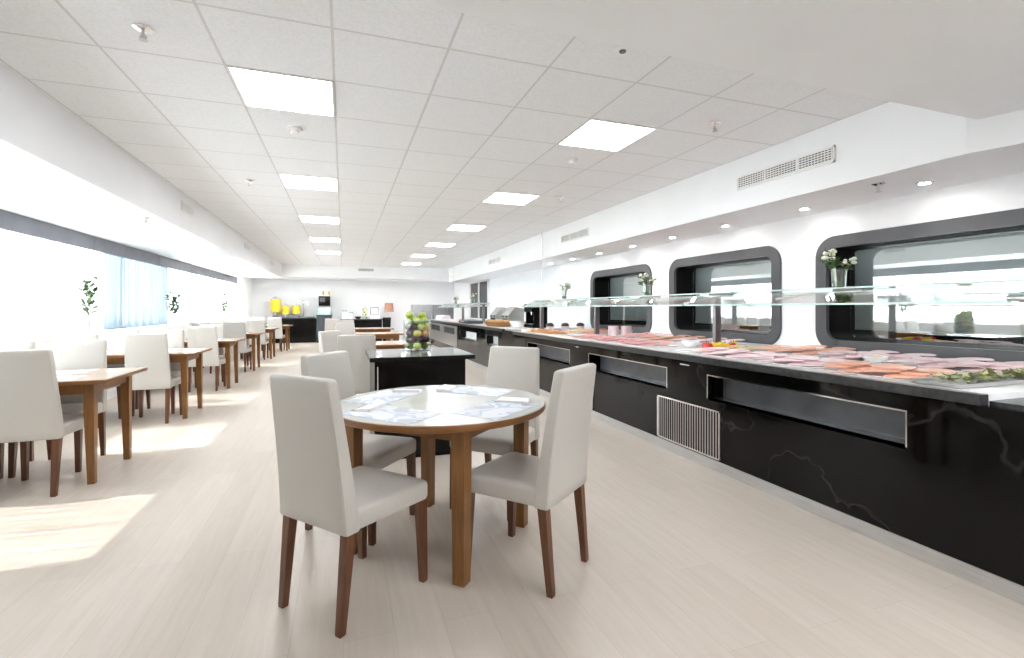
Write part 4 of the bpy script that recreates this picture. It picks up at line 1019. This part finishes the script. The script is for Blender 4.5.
t = thing('drinks_machine', 'black drinks machine on a pale teal base against the back wall', 'drinks machine', (-0.67, 19.5, 1.02))
obj('base', box(nb(), -0.21, 0.21, -0.22, 0.22, 0, 0.27, 0.02), M['teal'], t); 
bm = nb(); box(bm, -0.12, 0.12, 0.0, 0.2, 0.27, 0.36); obj('neck', bm, M['metalwhite'], t, smooth=False)
bm = nb(); box(bm, -0.2, 0.2, -0.22, 0.22, 0.33, 0.70, 0.015); obj('head', bm, M['black'], t)
bm = nb(); box(bm, -0.16, 0.02, -0.226, -0.219, 0.48, 0.64); obj('display', bm, M['framegrey'], t, smooth=False)
obj('top_cap', box(nb(), -0.19, 0.19, -0.2, 0.2, 0.70, 0.73, 0.006), M['metalwhite'], t)
for i in range(4):
    t = thing('cup', 'peach and white cup on top of the drinks machine', 'cup', (-0.82 + 0.105 * i, 19.45, 1.75), 0, 'cups on the drinks machine')
    obj('cup_body', lathe(nb(), [(0.03, 0), (0.042, 0.10 + 0.05 * (i % 2)), (0.038, 0.10 + 0.05 * (i % 2)), (0.026, 0.01)], 18), M['orange_fruit'] if i in (1, 3) else M['china'], t)
    obj('handle', loft(nb(), [[(0.036 + 0.02 * sin(pi * q / 6) + 0.004 * cos(a), 0.004 * sin(a), 0.02 + 0.06 * q / 6) for a in (0, pi / 2, pi, 1.5 * pi)] for q in range(7)]), M['china'], t)
# right hand back counter things
t = thing('storage_jar', 'white jar with black side on the back counter beside the flowers', 'jar', (0.05, 19.4, 0.85)); obj('jar_body', lathe(nb(), [(0.10, 0), (0.10, 0.26), (0.08, 0.29)], 24), M['china'], t); obj('lid', lathe(nb(), [(0.09, 0.29), (0.09, 0.32)], 24), M['black'], t)
t = thing('storage_jar', 'second white jar on the back counter, shorter one', 'jar', (0.27, 19.4, 0.85)); obj('jar_body', lathe(nb(), [(0.09, 0), (0.09, 0.20), (0.07, 0.22)], 24), M['china'], t); obj('lid', lathe(nb(), [(0.08, 0.22), (0.08, 0.25)], 24), M['olive'], t)
bowl(0.53, 19.35, 0.85, 0.12, 0.10, M['olive'], 'dark bowl on the back counter between jar and flowers', 'back counter bowls', M['bread'])
t = thing('fruit_vase', 'clear vase of yellow-green fruit on the back counter', 'vase', (0.78, 19.4, 0.85)); obj('vase_wall', loft(nb(), [circ((0, 0, 0), 0.12, 24), circ((0, 0, 0.40), 0.13, 24), circ((0, 0, 0.40), 0.125, 24), circ((0, 0, 0.01), 0.115, 24)]), M['glass'], t)
for i in range(12):
    a = i * 2.4; fruit('yellow_fruit' if i % 3 else 'dkgreen_fruit', 0.78 + 0.065 * cos(a), 19.4 + 0.065 * sin(a), 0.90 + 0.036 * i)['label'] = ('yellow apple' if i % 3 else 'dark green lime') + ' in the clear vase on the back counter'
for o in list(COL.objects):
    if o.get('label', '').endswith('vase on the back counter') and o.get('category') in ('apple', 'lime'): o['group'] = ('yellow apples' if o['category'] == 'apple' else 'limes') + ' in the back counter vase'
t = thing('picture_frame', 'black framed picture standing on a white box on the back counter', 'picture frame', (1.14, 19.45, 1.02), 0.0)
bm = nb(); f = 0.02
box(bm, -0.15, 0.15, -0.012, 0.012, 0, f); box(bm, -0.15, 0.15, -0.012, 0.012, 0.26, 0.26 + f); box(bm, -0.15, -0.15 + f, -0.012, 0.012, 0, 0.28); box(bm, 0.15 - f, 0.15, -0.012, 0.012, 0, 0.28); obj('frame', bm, M['black'], t, smooth=False)
obj('print', box(nb(), -0.13, 0.13, -0.004, 0.004, f, 0.26), M['blind'], t, smooth=False)
t = thing('white_box', 'white box on the back counter under the framed picture', 'box', (1.14, 19.4, 0.85)); obj('box_body', box(nb(), -0.19, 0.19, -0.17, 0.17, 0, 0.145, 0.006), M['china'], t); obj('lid', box(nb(), -0.195, 0.195, -0.175, 0.175, 0.145, 0.17, 0.004), M['china'], t)
t = thing('floor_lamp', 'lamp with copper drum shade near the back wall', 'lamp', (1.70, 19.6, 0))
obj('base', lathe(nb(), [(0.15, 0), (0.15, 0.02), (0.02, 0.03)], 24), M['chrome'], t); obj('pole', tube(nb(), (0, 0, 0.02), (0, 0, 1.2), 0.012), M['chrome'], t)
obj('lamp_shade', loft(nb(), [circ((0, 0, 1.12), 0.19, 28), circ((0, 0, 1.47), 0.16, 28), circ((0, 0, 1.47), 0.155, 28), circ((0, 0, 1.12), 0.185, 28)], cap=False), M['copper'], t)
t = thing('tall_bin', 'tall black bin beside the black back counter', 'bin', (1.58, 19.2, 0)); bm = nb(); loft(bm, [[(p[0] * s, p[1] * s, z) for p in rrect(0.30, 0.30, 0.04, 4)] for s, z in ((0.85, 0), (1.0, 0.86))]); obj('bin_body', bm, M['blackmat'], t)
obj('lid', loft(nb(), [[(p[0] * s, p[1] * s, z) for p in rrect(0.31, 0.31, 0.04, 4)] for s, z in ((1, 0.86), (1, 0.89), (0.9, 0.91))]), M['black'], t)

# ------------------------------------------------------------------ leafy branches on the window ledge
def branch(x, y, z, label, seed):
    rnd = random.Random(seed)
    t = thing('branch_vase', label, 'vase with branches', (x, y, z))
    obj('glass_vase', loft(nb(), [circ((0, 0, 0), 0.05, 20), circ((0, 0, 0.20), 0.04, 20), circ((0, 0, 0.20), 0.036, 20), circ((0, 0, 0.012), 0.046, 20)]), M['glass'], t)
    st, lf = nb(), nb()
    for i in range(5):
        a = rnd.uniform(0, 6.3); p0 = Vector((0, 0, 0.03)); d = Vector((0.10 * cos(a), 0.20 * sin(a), 1)); h = rnd.uniform(0.55, 0.74); prevp = p0
        for s in range(1, 7):
            q = p0 + d * (h * s / 6) * 0.95 + Vector((0.015 * rnd.uniform(-1, 1), 0.02 * rnd.uniform(-1, 1), 0)); q += Vector((0.03 * cos(a), 0.09 * sin(a), 0)) * (s / 6) ** 2
            tube(st, prevp, q, 0.0045 - 0.0004 * s, n=5)
            if s >= 3:
                for _ in range(5):
                    aa = rnd.uniform(0, 6.3); leafcard(lf, prevp.lerp(q, rnd.random()), (0.6 * cos(aa), sin(aa), rnd.uniform(0.0, 0.9)), rnd.uniform(0.08, 0.13), 0.026)
            prevp = q
    obj('branches', st, M['stem'], t); obj('leaves', lf, M['paleleaf'], t)
branch(-3.12, 7.75, 0.93, 'tall leafy branches in a vase on the window ledge, nearest', 2)
branch(-3.12, 11.0, 0.93, 'tall leafy branches in a vase on the window ledge, middle', 4)
branch(-3.12, 15.2, 0.93, 'tall leafy branches in a vase on the window ledge, farthest', 6)
